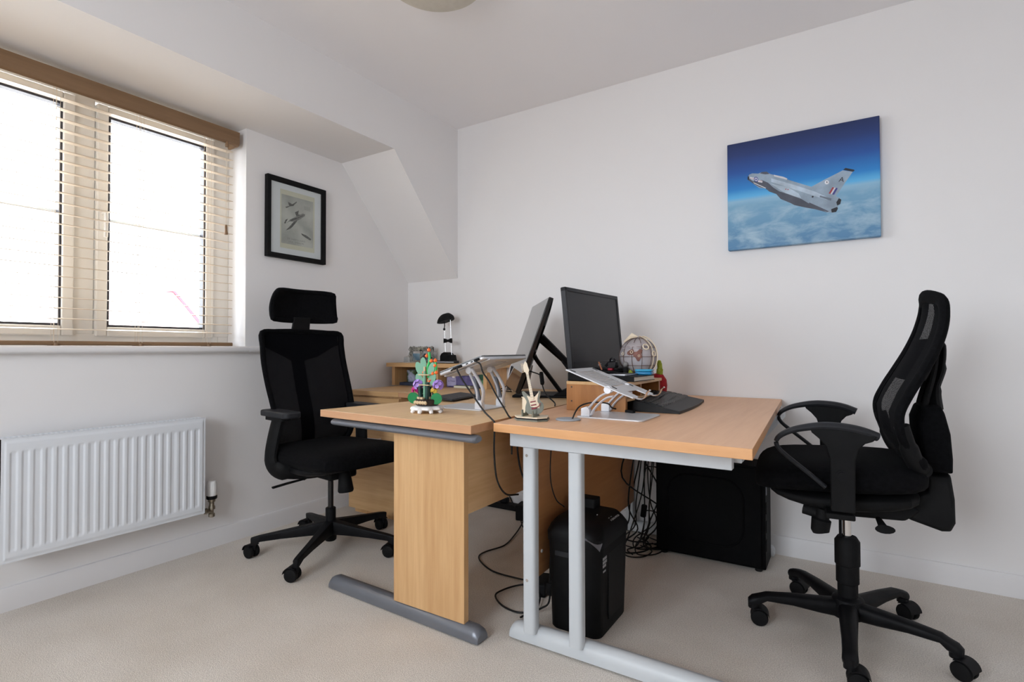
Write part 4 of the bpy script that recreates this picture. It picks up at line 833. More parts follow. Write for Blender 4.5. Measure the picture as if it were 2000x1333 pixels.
mb = MB(); mb.tube(smooth_path([(-1.775, 2.71, 0.06), (-1.78, 2.70, 0.10), (-1.72, 2.66, 0.11), (-1.66, 2.63, 0.06), (-1.62, 2.62, 0.03)]), 0.0035, 8); mb.build('cord', W['cable'], st_)
cable([(-0.99, 1.60, 0.697), (-1.005, 1.62, 0.60), (-1.0, 1.65, 0.50), (-0.975, 1.70, 0.44), (-0.965, 1.80, 0.41)], 'black cord sagging from the left desk edge behind the modesty panel', 'cable', 0.0035, name='hanging_cord')
cable([(-0.905, 1.72, 0.697), (-0.915, 1.71, 0.62), (-0.915, 1.70, 0.50), (-0.905, 1.72, 0.42), (-0.885, 1.75, 0.385)], 'thin grey black cord dropping from the right desk onto the shredder', 'cable', 0.0022, name='hanging_cord')
# ================================================================== LEFT DESK ITEMS
# --- laptop stand (left), tray tilted up towards the desk seam
ls = thing('laptop_stand', 'silver aluminium laptop stand carrying a closed laptop on the left desk', 'laptop stand', (-1.30, 1.74, T))
mb = MB(); mb.prism([(x_, y_) for x_, y_ in rrect(0.235, 0.185, 0.012, 5, -1.305, 1.738)], T+0.0003, T+0.005); mb.build('base_plate', W['alu'], ls, bev=0.001)
# tray plane: low edge x=-1.375 z=.855, high edge x=-1.155 z=.925
A0, A1 = Vector((-1.372, 0, 0.8555)), Vector((-1.150, 0, 0.9275)); dT = (A1-A0).normalized(); nT = Vector((-dT.z, 0, dT.x))
def trayM(y=0): 
    m_ = Matrix((dT, Vector((0, 1, 0)), nT)).transposed().to_4x4(); m_.translation = A0+Vector((0, y, 0)); return m_
Lt = (A1-A0).length
mb = MB(); MT = trayM()
def slotplate(mb, L_, y0_, y1_, M_, ns_, sy0, sy1, sx0, sx1, th=0.0045):
    # plate with a row of long slots (frame strips between)
    mb.box((0, y0_, -th), (L_, sy0, 0), M_); mb.box((0, sy1, -th), (L_, y1_, 0), M_)
    mb.box((0, sy0, -th), (sx0, sy1, 0), M_); mb.box((sx1, sy0, -th), (L_, sy1, 0), M_)
    st_ = (sx1-sx0)/ns_
    for i in range(1, ns_): mb.box((sx0+st_*i-st_*0.22, sy0, -th), (sx0+st_*i+st_*0.22, sy1, 0), M_)
slotplate(mb, Lt, 1.655, 1.925, MT, 9, 1.74, 1.84, 0.05, 0.20); tr_ = mb.build('tray', W['alu'], ls, bev=0.001)
mb = MB()
for y_ in (1.72, 1.86): mb.tube([MT @ Vector(p) for p in ((0.004, y_, -0.002), (-0.006, y_, 0.0), (-0.010, y_, 0.010), (-0.006, y_, 0.020))], 0.004, 8, flat=(1, 2.2), up=(0, 1, 0))
mb.build('front_hook', W['silver'], tr_)
for y_ in (1.655, 1.800):
    mb = MB(); bx_ = -1.205
    mb.prism([(bx_-0.016, T+0.005), (bx_+0.016, T+0.005), (bx_+0.016, T+0.030), (bx_+0.009, T+0.040), (bx_-0.009, T+0.040), (bx_-0.016, T+0.030)], y_, y_+0.022, 'y')
    mb.build('hinge_block', W['silver'], ls, bev=0.002)
    top = Vector((-1.250, 0, 0.884)); bot = Vector((-1.205, 0, T+0.026))
    for q in (-1, 1):
        mb = MB(); P_ = smooth_path([(bot.x+q*0.011, y_+0.011, bot.z), (bot.x+q*0.014+0.004, y_+0.011, bot.z+0.045), (-1.222+q*0.014+0.004, y_+0.011, 0.835), (top.x+q*0.010, y_+0.011, top.z)], 5)
        mb.tube(P_, 0.0042, 8, flat=(1, 2.6), up=(1, 0, 0)); a_ = mb.build('arm_rail', W['silver'], ls)
    mb = MB(); mb.prism([(bot.x-0.008, bot.z+0.01), (bot.x+0.008, bot.z+0.01), (-1.208, 0.80), (-1.222, 0.85), (-1.238, 0.85), (-1.226, 0.80)], y_+0.006, y_+0.016, 'y'); mb.build('arm_web', W['gmetal'], ls)
    mb = MB(); mb.cyl((top.x, y_-0.002, top.z-0.004), (top.x, y_+0.024, top.z-0.004), 0.013, 18); mb.cyl((bot.x, y_-0.002, bot.z), (bot.x, y_+0.024, bot.z), 0.012, 18); mb.build('pivot', W['silver'], ls)
lp = thing('laptop', 'closed silver laptop tilted on the left desk stand with two cables plugged in', 'laptop', (-1.27, 1.78, 0.865))
ML = trayM()
mb = MB(); mb.prism([(x_, y_) for x_, y_ in rrect(0.222, 0.325, 0.010, 4, 0.114, 1.785)], 0.0012, 0.0105, M=ML); lb = mb.build('laptop_base', W['silver'], lp, bev=0.0015)
mb = MB(); mb.prism([(x_, y_) for x_, y_ in rrect(0.222, 0.325, 0.010, 4, 0.114, 1.785)], 0.0115, 0.0165, M=ML); mb.build('lid', noise_mat('laptop_lid_grey', (0.22, 0.23, 0.24), (0.25, 0.26, 0.27), nscale=8, rough=0.35, metal=0.6), lp, bev=0.0012)
mb = MB()
for q in (0.143, 0.167): mb.box((q, 1.6218, 0.004), (q+0.011, 1.6232, 0.0082), M=ML)
mb.build('ports', W['dark'], lb)
def wcable(label, pts, plug=None, r_=0.003, nm='laptop_cable'):
    return cable(pts, label, 'cable', r_, name=nm, plug=plug)
w1 = lambda a, y, z: tuple(ML @ Vector((a, y, z)))
wcable('black cable from the middle of the laptop side down over the desk seam', [w1(0.090, 1.612, 0.005), w1(0.083, 1.602, 0.0), (-1.262, 1.596, 0.893), (-1.252, 1.59, 0.880), (-1.210, 1.57, 0.844), (-1.133, 1.53, 0.794), (-1.056, 1.485, 0.751), (-1.003, 1.452, 0.7325), (-0.980, 1.438, 0.722), (-0.975, 1.43, 0.70), (-0.976, 1.43, 0.62), (-0.985, 1.46, 0.53), (-0.99, 1.52, 0.47), (-0.99, 1.60, 0.45)], (w1(0.085, 1.614, 0.005), w1(0.126, 1.616, 0.005), (0.010, 0.009)), 0.0031)
wcable('black cable from the high end of the laptop side down to the desk seam', [w1(0.200, 1.612, 0.005), w1(0.203, 1.602, 0.0), (-1.154, 1.600, 0.907), (-1.142, 1.60, 0.877), (-1.115, 1.60, 0.845), (-1.079, 1.59, 0.801), (-1.022, 1.56, 0.755), (-0.997, 1.548, 0.7325), (-0.985, 1.545, 0.722), (-0.982, 1.545, 0.69), (-0.985, 1.55, 0.60)], (w1(0.190, 1.616, 0.005), w1(0.214, 1.614, 0.005), (0.010, 0.009)), 0.0031)
# --- slim keyboard
kb = thing('keyboard', 'slim black keyboard on the left desk behind the laptop stand', 'keyboard', (-1.52, 2.0, T))
KM = rmat((-1.508, 1.885, T+0.001), 0, 0, math.radians(98)) @ rmat((0, 0, 0), math.radians(4))
keyc = noise_mat('dark_grey_keys', (0.022, 0.022, 0.025), (0.032, 0.032, 0.036), nscale=30, rough=0.5)
def keys(mb, W_, D_, rows, cols, M_, z0_=0.004, gap=0.0025, mx_=0.008, kz=0.0025):
    cw = (W_-2*mx_)/cols; rh = (D_-2*mx_)/rows
    for r_ in range(rows):
        c_ = 0
        while c_ < cols:
            wd_ = 1
            if r_ == 0 and c_ == 4: wd_ = 5
            x_ = mx_+c_*cw; y_ = mx_+r_*rh
            mb.box((x_+gap/2, y_+gap/2, z0_), (x_+cw*wd_-gap/2, y_+rh-gap/2, z0_+kz), M_); c_ += wd_
KM = rmat((-1.500, 1.870, T+0.004), 0, 0, math.radians(100)) @ Euler((math.radians(5), 0, 0)).to_matrix().to_4x4()
mb = MB(); mb.prism([(x_, y_) for x_, y_ in rrect(0.285, 0.118, 0.01, 4, 0.1425, 0.059)], 0, 0.006, M=KM); kbo = mb.build('keyboard_base', W['armgrey'], kb, bev=0.0015)
mb = MB(); keys(mb, 0.285, 0.118, 6, 15, KM, 0.006); mb.build('keycaps', keyc, kb)
# --- brick flower arrangement
fl = thing('brick_flower_model', 'toy brick flower arrangement with purple blooms on a white scalloped base', 'ornament', (-1.335, 1.515, T))
fx, fy = -1.338, 1.515
gd = mk('brick_dark_green', (0.004, 0.035, 0.028), 0.3); gg = mk('brick_green', (0.0, 0.19, 0.05), 0.3); gb = mk('brick_bright_green', (0.02, 0.42, 0.10), 0.3)
sg = mk('brick_sage_green', (0.16, 0.36, 0.24), 0.4); og = mk('brick_orange', (0.85, 0.14, 0.02), 0.3); lv = mk('brick_lavender', (0.36, 0.22, 0.62), 0.35); mg = mk('brick_magenta', (0.48, 0.02, 0.18), 0.35); tn = mk('brick_tan', (0.60, 0.44, 0.26), 0.4); yl = mk('brick_yellow', (0.75, 0.50, 0.08), 0.35); bw = mk('brick_dark_brown', (0.02, 0.012, 0.010), 0.4); wh = mk('brick_white', (0.80, 0.79, 0.78), 0.3)
R = []
for z_, rm in ((0.010, 0.050), (0.014, 0.058), (0.022, 0.056), (0.026, 0.048)):
    R.append([(fx+(rm+0.005*math.cos(8*2*PI*j/64))*math.cos(2*PI*j/64), fy+(rm+0.005*math.cos(8*2*PI*j/64))*math.sin(2*PI*j/64), T+z_) for j in range(64)])
mb = MB(); mb.rings(R)
for k in range(8):
    a = 2*PI*k/8+0.2; mb.tube([(fx+0.046*math.cos(a), fy+0.046*math.sin(a), T+0.016), (fx+0.055*math.cos(a), fy+0.055*math.sin(a), T+0.007), (fx+0.058*math.cos(a), fy+0.058*math.sin(a), T+0.001)], [0.009, 0.008, 0.006], 10)
mb.build('scalloped_base', wh, fl)
mb = MB(); mb.lathe([(0.036, 0.026), (0.043, 0.030), (0.045, 0.048), (0.040, 0.052), (0.002, 0.052)], (fx, fy, T), 24); mb.build('planter', bw, fl)
mb = MB()
for k in range(14):
    a = k*2.4; q = 0.010+0.026*((k*7) % 5)/5; mb.cbox((fx+q*math.cos(a), fy+q*math.sin(a), T+0.055), (0.011, 0.011, 0.008), None)
for k in range(5): mb.cyl((fx-0.02+k*0.012, fy-0.040, T+0.038), (fx-0.018+k*0.012, fy-0.047, T+0.042), 0.006, 10)
mb.build('soil_pebbles', tn, fl)
ST = [(-0.03, 0.0, 0.10, gd), (0.028, 0.01, 0.105, gd), (0.002, 0.012, 0.12, gd), (-0.012, 0.02, 0.08, gd), (0.015, -0.015, 0.085, gd), (-0.02, -0.02, 0.065, gd)]
for dx, dy, h_, mt in ST:
    mb = MB(); mb.cyl((fx+dx*0.8, fy+dy, T+0.05), (fx+dx, fy+dy, T+0.05+h_*0.75), 0.0065, 10); mb.build('stem', mt, fl)
mb = MB(); mb.cyl((fx-0.002, fy-0.012, T+0.05), (fx-0.002, fy-0.012, T+0.155), 0.0055, 12)
for z_ in (0.070, 0.093, 0.118, 0.14): mb.cyl((fx-0.002, fy-0.012, T+z_), (fx-0.002, fy-0.012, T+z_+0.003), 0.0072, 12)
mb.build('sage_stalk', sg, fl)
mb = MB(); mb.cyl((fx-0.002, fy-0.012, T+0.155), (fx-0.002, fy-0.012, T+0.172), 0.0038, 10); mb.build('stalk_tip', tn, fl)
for z_ in (0.102, 0.140):
    mb = MB(); mb.box((fx-0.026, fy-0.022, T+z_), (fx+0.026, fy-0.004, T+z_+0.0035)); mb.build('plate_collar', tn, fl, bev=0.0008)
mb = MB(); mb.tube(smooth_path([(fx+0.010, fy-0.002, T+0.13), (fx+0.006, fy-0.004, T+0.165), (fx+0.014, fy-0.002, T+0.195), (fx+0.010, fy, T+0.225)]), 0.0052, 10); 
mb.tube(smooth_path([(fx+0.016, fy, T+0.13), (fx+0.036, fy, T+0.145), (fx+0.044, fy, T+0.168), (fx+0.040, fy, T+0.19)]), 0.0042, 10); mb.tube([(fx+0.012, fy, T+0.185), (fx+0.024, fy, T+0.192)], 0.0035, 8)
mb.build('flower_stem', gb, fl)
for dx, z_ in ((0.010, 0.234), (0.000, 0.212), (0.022, 0.193), (0.042, 0.195), (0.040, 0.176), (0.030, 0.146), (0.046, 0.150), (-0.014, 0.150), (-0.030, 0.146)):
    mb = MB(); mb.sph((fx+dx, fy-0.002, T+z_), 0.0072, (1, 1, 0.85), 12, 8); mb.sph((fx+dx, fy-0.002, T+z_+0.005), 0.0035, n=8, m=6); mb.build('orange_bud', og, fl)
def leaf(dx, dy, z_, L_, W__, tilt, mt, face=0.25):
    m_ = MB(); MM = rmat((fx+dx, fy+dy, T+z_), 0, tilt, face)
    m_.prism([(W__*math.sin(2*PI*j/20), L_/2-L_/2*math.cos(2*PI*j/20)) for j in range(20)], -0.0012, 0.0012, 'y', M=MM); m_.build('leaf', mt, fl)
leaf(-0.014, -0.004, 0.155, 0.052, 0.0125, -0.05, sg); leaf(-0.022, -0.006, 0.138, 0.055, 0.0135, -0.38, sg); leaf(0.016, -0.006, 0.135, 0.055, 0.0130, 0.28, sg)
leaf(-0.018, -0.006, 0.098, 0.052, 0.0150, -0.45, sg); leaf(0.014, -0.008, 0.098, 0.055, 0.0140, 0.48, sg)
leaf(-0.030, -0.012, 0.048, 0.048, 0.021, -1.35, gg); leaf(0.030, -0.012, 0.048, 0.045, 0.021, 1.30, gg)
def bloom(dx, dy, z_, mt, rr_=0.021, n_=13):
    m_ = MB(); rn = random.Random(int(abs(dx)*1000))
    for k in range(n_):
        a = k*2.4; t_ = math.acos(1-1.5*(k+0.5)/n_); d = Vector((math.sin(t_)*math.cos(a), math.sin(t_)*math.sin(a), math.cos(t_)))
        c = Vector((fx+dx, fy+dy, T+z_))+d*rr_*0.75; q = d.to_track_quat('Z', 'Y').to_matrix().to_4x4(); q.translation = c
        m_.lathe([(0.002, -0.004), (0.007, -0.001), (0.0085, 0.003), (0.006, 0.0025), (0.002, 0.001)], n=8, M=q)
    m_.build('flower_head', mt, fl)
bloom(-0.036, -0.005, 0.103, lv, 0.024, 16); bloom(0.050, 0.004, 0.103, lv, 0.022, 14); bloom(-0.054, -0.004, 0.082, mg, 0.015, 9); bloom(-0.016, 0.006, 0.095, mg, 0.012, 7); bloom(0.030, 0.004, 0.082, yl, 0.010, 7); bloom(0.016, 0.0, 0.120, og, 0.008, 6)
# --- graphics display (left monitor)
md_ = thing('monitor', 'black display seen edge on, leaning on an arm stand on the left desk', 'monitor', (-1.35, 2.3, T))
TL, BL_ = Vector((-1.132, 2.10, 1.198)), Vector((-1.313, 2.10, 0.760)); U = Vector((-0.337, 0.43, 0)).normalized()*0.546
upv = (TL-BL_).normalized(); Ud = U.normalized(); nrm = Ud.cross(upv).normalized()
if nrm.x > 0: nrm = -nrm          # screen side faces the left
MMo = Matrix((Ud, upv, -nrm)).transposed().to_4x4(); MMo.translation = BL_
H_ = (TL-BL_).length; W__ = 0.546
R = []
for q, z_ in ((0, 0), (0, 0.006)): R.append([(0, 0, 0)])
mb = MB()
def back(a, b_): 
    e = min(1, 4*min(b_, 1-b_)); f_ = min(1, 5*min(a, 1-a)); return (W__*a, H_*b_, 0.020+0.020*(e*(2-e))*(0.4+0.6*f_*(2-f_)))
mb.box((0, 0, 0), (W__, H_, 0.020), MMo); mb.grid(back, 16, 16, MMo)
mb.build('display_body', W['blkg'], md_, bev=0.002)
mb = MB(); mb.box((0.004, 0.004, -0.0015), (W__-0.004, H_-0.004, -0.0002), MMo); mb.build('screen', W['scrg'], md_)
mb = MB(); mb.cyl(tuple(MMo @ Vector((0.20, 0.30, 0.035))), tuple(MMo @ Vector((0.34, 0.30, 0.035))), 0.024, 18); mb.box((0.19, 0.24, 0.02), (0.35, 0.36, 0.036), MMo); mb.build('hinge_mount', W['blkm'], md_)
base_a, base_b = Vector((-1.395, 2.20, T+0.001)), Vector((-1.06, 2.345, T+0.001)); bd = (base_b-base_a).normalized(); bn = Vector((-bd.y, bd.x, 0))
mb = MB(); c_ = [base_a, base_b, base_b+bn*0.26, base_a+bn*0.26]; mb.prism([(p.x, p.y) for p in c_], T+0.0005, T+0.012); mb.build('stand_base', W['blk'], md_, bev=0.003)
hub = MMo @ Vector((0.27, 0.30, 0.045)); hubn = MMo @ Vector((0.10, 0.30, 0.040)); low = MMo @ Vector((0.10, 0.21, 0.030))
for off_, p_top in ((0.055, hubn), (0.20, hub)):
    foot_ = base_b+bn*off_+Vector((0.02, 0, 0.02))
    mb = MB(); mb.tube([p_top, p_top.lerp(foot_, 0.5)+Vector((0.01, 0, 0.008)), foot_], [0.014, 0.013, 0.014], 10, flat=(1, 1.3)); mb.build('stand_arm', W['blk'], md_, bev=0)
mb = MB(); mid = hubn.lerp(base_b+bn*0.055+Vector((0.02, 0, 0.02)), 0.42); mb.tube([mid, base_b+bn*0.03+Vector((-0.06, -0.03, 0.0))+Vector((0.07, 0.02, 0.012))], 0.010, 8); mb.build('stand_strut', W['blk'], md_)
p1 = low; p2 = base_a+bd*0.235+bn*0.02+Vector((0, 0, 0.03)); 
mb = MB(); mb.tube(smooth_path([p1, p1+Vector((0.02, 0, -0.035)), p1.lerp(p2, 0.55)+Vector((-0.004, 0, 0)), p2]), 0.0105, 10, flat=(1, 1.4)); mb.sph(tuple(p1), 0.013, n=12, m=8); mb.build('support_leg', W['blk'], md_)
mb = MB(); q_ = base_a+bd*0.20+bn*0.02; mb.prism([(0, 0), (0.15, 0), (0.15, 0.050), (0.115, 0.055), (0.03, 0.018)], -0.02, 0.10, 'y', M=Matrix((bd, bn, Vector((0,0,1)))).transposed().to_4x4().__class__(Matrix.Translation(q_+Vector((0,0,0.010))) @ Matrix((bd, bn, Vector((0,0,1)))).transposed().to_4x4())); mb.build('arm_foot', W['blkm'], md_, bev=0.004)
cable([tuple(MMo @ Vector((0.03, 0.12, 0.02))), (-1.19, 2.13, 0.84), (-1.175, 2.11, 0.80), (-1.13, 2.06, 0.765), (-1.07, 2.02, 0.737), (-1.045, 1.985, 0.7315), (-1.028, 1.95, 0.724), (-1.024, 1.945, 0.70), (-1.02, 1.94, 0.60)], 'black monitor cable with a ferrite block running to the desk seam', 'cable', 0.003, name='monitor_cable', plug=((-1.196, 2.135, 0.855), (-1.172, 2.105, 0.805), (0.018, 0.018)))
# --- tablet leaning behind
tb = thing('tablet', 'dark tablet leaning on a small easel behind the left monitor', 'tablet', (-1.56, 2.52, T))
mb = MB(); TLx = Matrix.Translation((-1.630, 2.50, T+0.006)) @ Euler((0, 0, math.radians(-8))).to_matrix().to_4x4() @ Euler((0, math.radians(14), 0)).to_matrix().to_4x4()
tmat = noise_mat('brown_grey_screen', (0.19, 0.165, 0.155), (0.22, 0.195, 0.185), nscale=3, rough=0.25)
mb.box((0, 0, 0), (0.006, 0.20, 0.145), TLx); mb.build('tablet_body', W['silver'], tb, bev=0.002)
mb = MB(); mb.box((0.0062, -0.001, 0.002), (0.0072, 0.199, 0.143), TLx); mb.build('back_cover', tmat, tb)
mb = MB(); mb.tube([(-1.66, 2.47, T+0.006), (-1.56, 2.455, T+0.006), (-1.60, 2.47, T+0.035), (-1.66, 2.47, T+0.006)], 0.003, 8); mb.build('easel', W['blk'], tb)

# ================================================================== SHELF ITEMS (hutch)
ZT = 0.8765
pf = thing('ornate_photo_frame', 'ornate pewter photo frame with two blue openings on the shelf unit', 'photo frame', (-2.44, 2.70, ZT))
pew = noise_mat('pewter', (0.14, 0.14, 0.12), (0.48, 0.48, 0.44), nscale=120, rough=0.45, metal=0.5, bump=0.8, bdist=0.003, bscale=140)
x0, x1, zz0, zz1 = -2.545, -2.335, ZT+0.004, 0.982
mb = MB(); wv = []
def fsh(x, z): return (x, 2.705+0.012*(z-ZT)/0.1, z)
for (a, bb, c_, d_) in ((x0, x1, zz1-0.030, zz1), (x0, x0+0.026, zz0, zz1), (x1-0.026, x1, zz0, zz1), (x0, x1, zz0, zz0+0.010), (-2.452, -2.428, zz0, zz1)): mb.box((a, 2.700, c_), (bb, 2.712, d_))
mb.build('frame', pew, pf, bev=0.003)
mb = MB(); rn = random.Random(3)
for k in range(60):
    t_ = k/60; 
    if t_ < 0.45: c = (x0+(x1-x0)*t_/0.45, zz1-0.012+rn.uniform(-0.012, 0.012))
    elif t_ < 0.72: c = (x0+0.010+rn.uniform(-0.010, 0.008), zz0+(zz1-zz0)*(t_-0.45)/0.27)
    else: c = (x1-0.012+rn.uniform(-0.008, 0.010), zz0+(zz1-zz0)*(t_-0.72)/0.28)
    q = rn.uniform(0.004, 0.008); mb.tube([(c[0]+q*math.cos(a*PI/4), 2.6985, c[1]+q*math.sin(a*PI/4)) for a in range(8)], 0.0018, 6, closed=True)
mb.build('filigree', pew, pf)
mb = MB(); mb.text('BEST', 0.022, Matrix.Translation((-2.44, 2.6965, zz1-0.013)) @ Euler((PI/2, 0, 0)).to_matrix().to_4x4(), 0.001, space=1.2); mb.build('lettering', cream, pf, flat=True)
bphoto = noise_mat('blue_photo', (0.10, 0.19, 0.26), (0.28, 0.42, 0.52), nscale=14, rough=0.3)
for a, bb in ((x0+0.026, -2.452), (-2.428, x1-0.026)):
    mb = MB(); mb.box((a, 2.706, zz0+0.01), (bb, 2.709, zz1-0.045)); mb.build('photo', bphoto, pf)
acr = W['glass']
gh = thing('glass_house_block', 'clear glass house-shaped block in front of the ornate frame', 'ornament', (-2.47, 2.62, ZT))
mb = MB(); mb.prism([(-2.50, ZT+0.0005), (-2.43, ZT+0.0005), (-2.43, ZT+0.028), (-2.452, ZT+0.048), (-2.50, ZT+0.036)], 2.60, 2.635, 'y'); mb.build('block', acr, gh)
ge = noise_mat('clear_edge', (0.45, 0.45, 0.45), (0.6, 0.6, 0.6), nscale=10, rough=0.15)
mb = MB(); e_ = [(-2.50, ZT+0.001), (-2.43, ZT+0.001), (-2.43, ZT+0.028), (-2.452, ZT+0.048), (-2.50, ZT+0.036)]
mb.tube([(p[0], 2.5995, p[1]) for p in e_], 0.0009, 6, closed=True); mb.build('edge', ge, gh)
gc2 = thing('glass_cube', 'clear rectangular glass block with dark etched figures beside the desk lamp', 'ornament', (-2.30, 2.63, ZT))
mb = MB(); mb.box((-2.335, 2.61, ZT+0.0005), (-2.255, 2.65, ZT+0.077)); mb.build('block', acr, gc2)
mb = MB(); 
for za_ in (ZT+0.001, ZT+0.0765): mb.tube([(-2.335, 2.6095, za_), (-2.255, 2.6095, za_)], 0.0006, 6)
for xa in (-2.335, -2.255): mb.tube([(xa, 2.6095, ZT+0.001), (xa, 2.6095, ZT+0.0765)], 0.0006, 6)
mb.build('edge', ge, gc2)
pw = noise_mat('dark_pewter', (0.05, 0.05, 0.05), (0.12, 0.12, 0.12), nscale=60, rough=0.4, metal=0.6)
mb = MB(); mb.box((-2.333, 2.597, ZT+0.0005), (-2.315, 2.607, ZT+0.045)); mb.prism([(-2.336, ZT+0.045), (-2.312, ZT+0.045), (-2.316, ZT+0.062), (-2.324, ZT+0.055)], 2.597, 2.607, 'y'); mb.box((-2.350, 2.597, ZT+0.030), (-2.333, 2.607, ZT+0.036)); mb.tube([(-2.306, 2.602, ZT+0.02), (-2.300, 2.602, ZT+0.045), (-2.310, 2.602, ZT+0.055)], 0.002, 6); mb.box((-2.315, 2.597, ZT+0.0005), (-2.262, 2.607, ZT+0.012)); mb.box((-2.272, 2.597, ZT+0.012), (-2.262, 2.607, ZT+0.036)); mb.box((-2.290, 2.597, ZT+0.028), (-2.262, 2.607, ZT+0.036))
mb.build('etched_figures', pw, gc2)
# desk lamp
dlp = thing('desk_lamp', 'small black folding desk lamp with twin rods on the shelf unit', 'lamp', (-2.175, 2.67, ZT))
mb = MB(); pr_ = [(-2.222, ZT), (-2.130, ZT), (-2.142, ZT+0.052), (-2.158, ZT+0.052), (-2.170, ZT+0.066), (-2.190, ZT+0.070), (-2.210, ZT+0.062), (-2.221, ZT+0.045)]
mb.prism(pr_, 2.635, 2.705, 'y'); mb.build('lamp_base', W['blkm'], dlp, bev=0.004)
for (xa, xb) in ((-2.200, -2.213), (-2.151, -2.163)):
    mb = MB(); mb.cyl((xa, 2.67, ZT+0.05), (xb, 2.67, 1.150 if xa < -2.16 else 1.170), 0.0022, 10); mb.build('rod', W['chrome'], dlp)
mb = MB(); z_ = 1.020; xc = -2.182
mb.prism([(xc-0.030, z_-0.016), (xc-0.006, z_-0.007), (xc+0.006, z_-0.007), (xc+0.030, z_-0.016), (xc+0.030, z_+0.016), (xc+0.006, z_+0.007), (xc-0.006, z_+0.007), (xc-0.030, z_+0.016)], 2.660, 2.680, 'y'); mb.build('rod_clamp', W['blkm'], dlp, bev=0.002)
mb = MB(); R = []
cxh, czh = -2.200, 1.142
poly = [(cxh-0.058*math.cos(a), czh+0.004+0.052*math.sin(a)*(1)+0.006*math.cos(a)*-1) for a in [PI*i/14 for i in range(15)]]
poly = [(p[0], p[1]+0.16*(p[0]-cxh)) for p in poly]
for q, sc in ((-1, 0.55), (-0.7, 0.88), (0, 1), (0.7, 0.88), (1, 0.55)): R.append([(cxh+(p[0]-cxh)*sc, 2.67+q*0.038, czh+(p[1]-czh)*sc) for p in poly])
mb.rings(R); mb.cyl((-2.158, 2.655, 1.166), (-2.158, 2.685, 1.166), 0.011, 14); mb.build('lamp_head', W['blkm'], dlp)
mb = MB(); mb.tube([(-2.187, 2.64, 1.145), (-2.183, 2.638, 1.115), (-2.186, 2.638, 1.098)], 0.003, 8); mb.sph((-2.186, 2.638, 1.093), 0.008, n=12, m=8); mb.build('pull_knob', W['blk'], dlp)
mb = MB(); mb.box((-2.20, 2.575, ZT+0.0005), (-2.06, 2.63, ZT+0.016)); 
bk = thing('flat_case', 'flat grey case lying on the shelf unit in front of the desk lamp', 'case', (-2.12, 2.60, ZT)); mb.build('case_body', W['armgrey'], bk, bev=0.002)
mb = MB(); mb.box((-2.2005, 2.574, ZT+0.006), (-2.0595, 2.576, ZT+0.010)); mb.build('edge_strip', W['silver'], bk)
# inside the shelf
zi = T+0.0008
b1 = thing('book', 'dark blue book lying flat under the picture mug in the shelf', 'book', (-2.42, 2.66, zi))
bkm = noise_mat('navy_cover', (0.02, 0.03, 0.06), (0.035, 0.045, 0.085), nscale=12, rough=0.5); rdm = noise_mat('dark_red_cover', (0.18, 0.01, 0.02), (0.22, 0.015, 0.03), nscale=12, rough=0.5)
mb = MB(); mb.box((-2.53, 2.59, zi), (-2.345, 2.74, zi+0.020)); mb.build('cover', bkm, b1, bev=0.0015)
mb = MB(); mb.box((-2.41, 2.5885, zi+0.002), (-2.355, 2.5902, zi+0.018)); mb.build('red_spine_panel', rdm, b1)
mg_ = thing('mug', 'picture mug with a green landscape standing on the dark blue book', 'mug', (-2.47, 2.66, zi+0.0205))
mugm = noise_mat('landscape_print', (0.05, 0.09, 0.03), (0.34, 0.37, 0.50), nscale=22, rough=0.25, pos=(0.42, 0.6))
mb = MB(); mb.lathe([(0.042, 0.0), (0.046, 0.003), (0.047, 0.078), (0.045, 0.080), (0.043, 0.078), (0.042, 0.010), (0.002, 0.008)], (-2.462, 2.655, zi+0.0205), 36); mb.build('cup', mugm, mg_)
mb = MB(); mb.tube(smooth_path([(-2.417, 2.64, zi+0.085), (-2.390, 2.625, zi+0.090), (-2.375, 2.618, zi+0.065), (-2.388, 2.622, zi+0.042), (-2.416, 2.64, zi+0.035)]), 0.005, 10); mb.build('handle', W['blkg'], mg_)
tn_ = thing('biscuit_tin', 'purple tin with a pale lilac label in the right shelf compartment', 'tin', (-2.06, 2.65, zi))
pur = noise_mat('purple_tin', (0.07, 0.06, 0.18), (0.16, 0.14, 0.30), nscale=26, rough=0.3); lil = noise_mat('lilac_label', (0.34, 0.32, 0.50), (0.40, 0.38, 0.56), nscale=10, rough=0.4)
mb = MB(); mb.box((-2.145, 2.61, zi), (-1.90, 2.72, zi+0.072)); mb.build('tin_body', pur, tn_, bev=0.004)
mb = MB(); mb.box((-2.148, 2.607, zi+0.072), (-1.897, 2.723, zi+0.088)); mb.build('lid', noise_mat('lilac_lid', (0.16, 0.15, 0.28), (0.20, 0.19, 0.34), nscale=10, rough=0.3), tn_, bev=0.004)
mb = MB(); mb.prism(rrect(0.072, 0.054, 0.012, 4, -2.103, zi+0.036), 2.6085, 2.6095, 'y'); lb_ = mb.build('label_panel', lil, tn_)
TXY = lambda x, z, y: Matrix.Translation((x, y, z)) @ Euler((PI/2, 0, 0)).to_matrix().to_4x4()

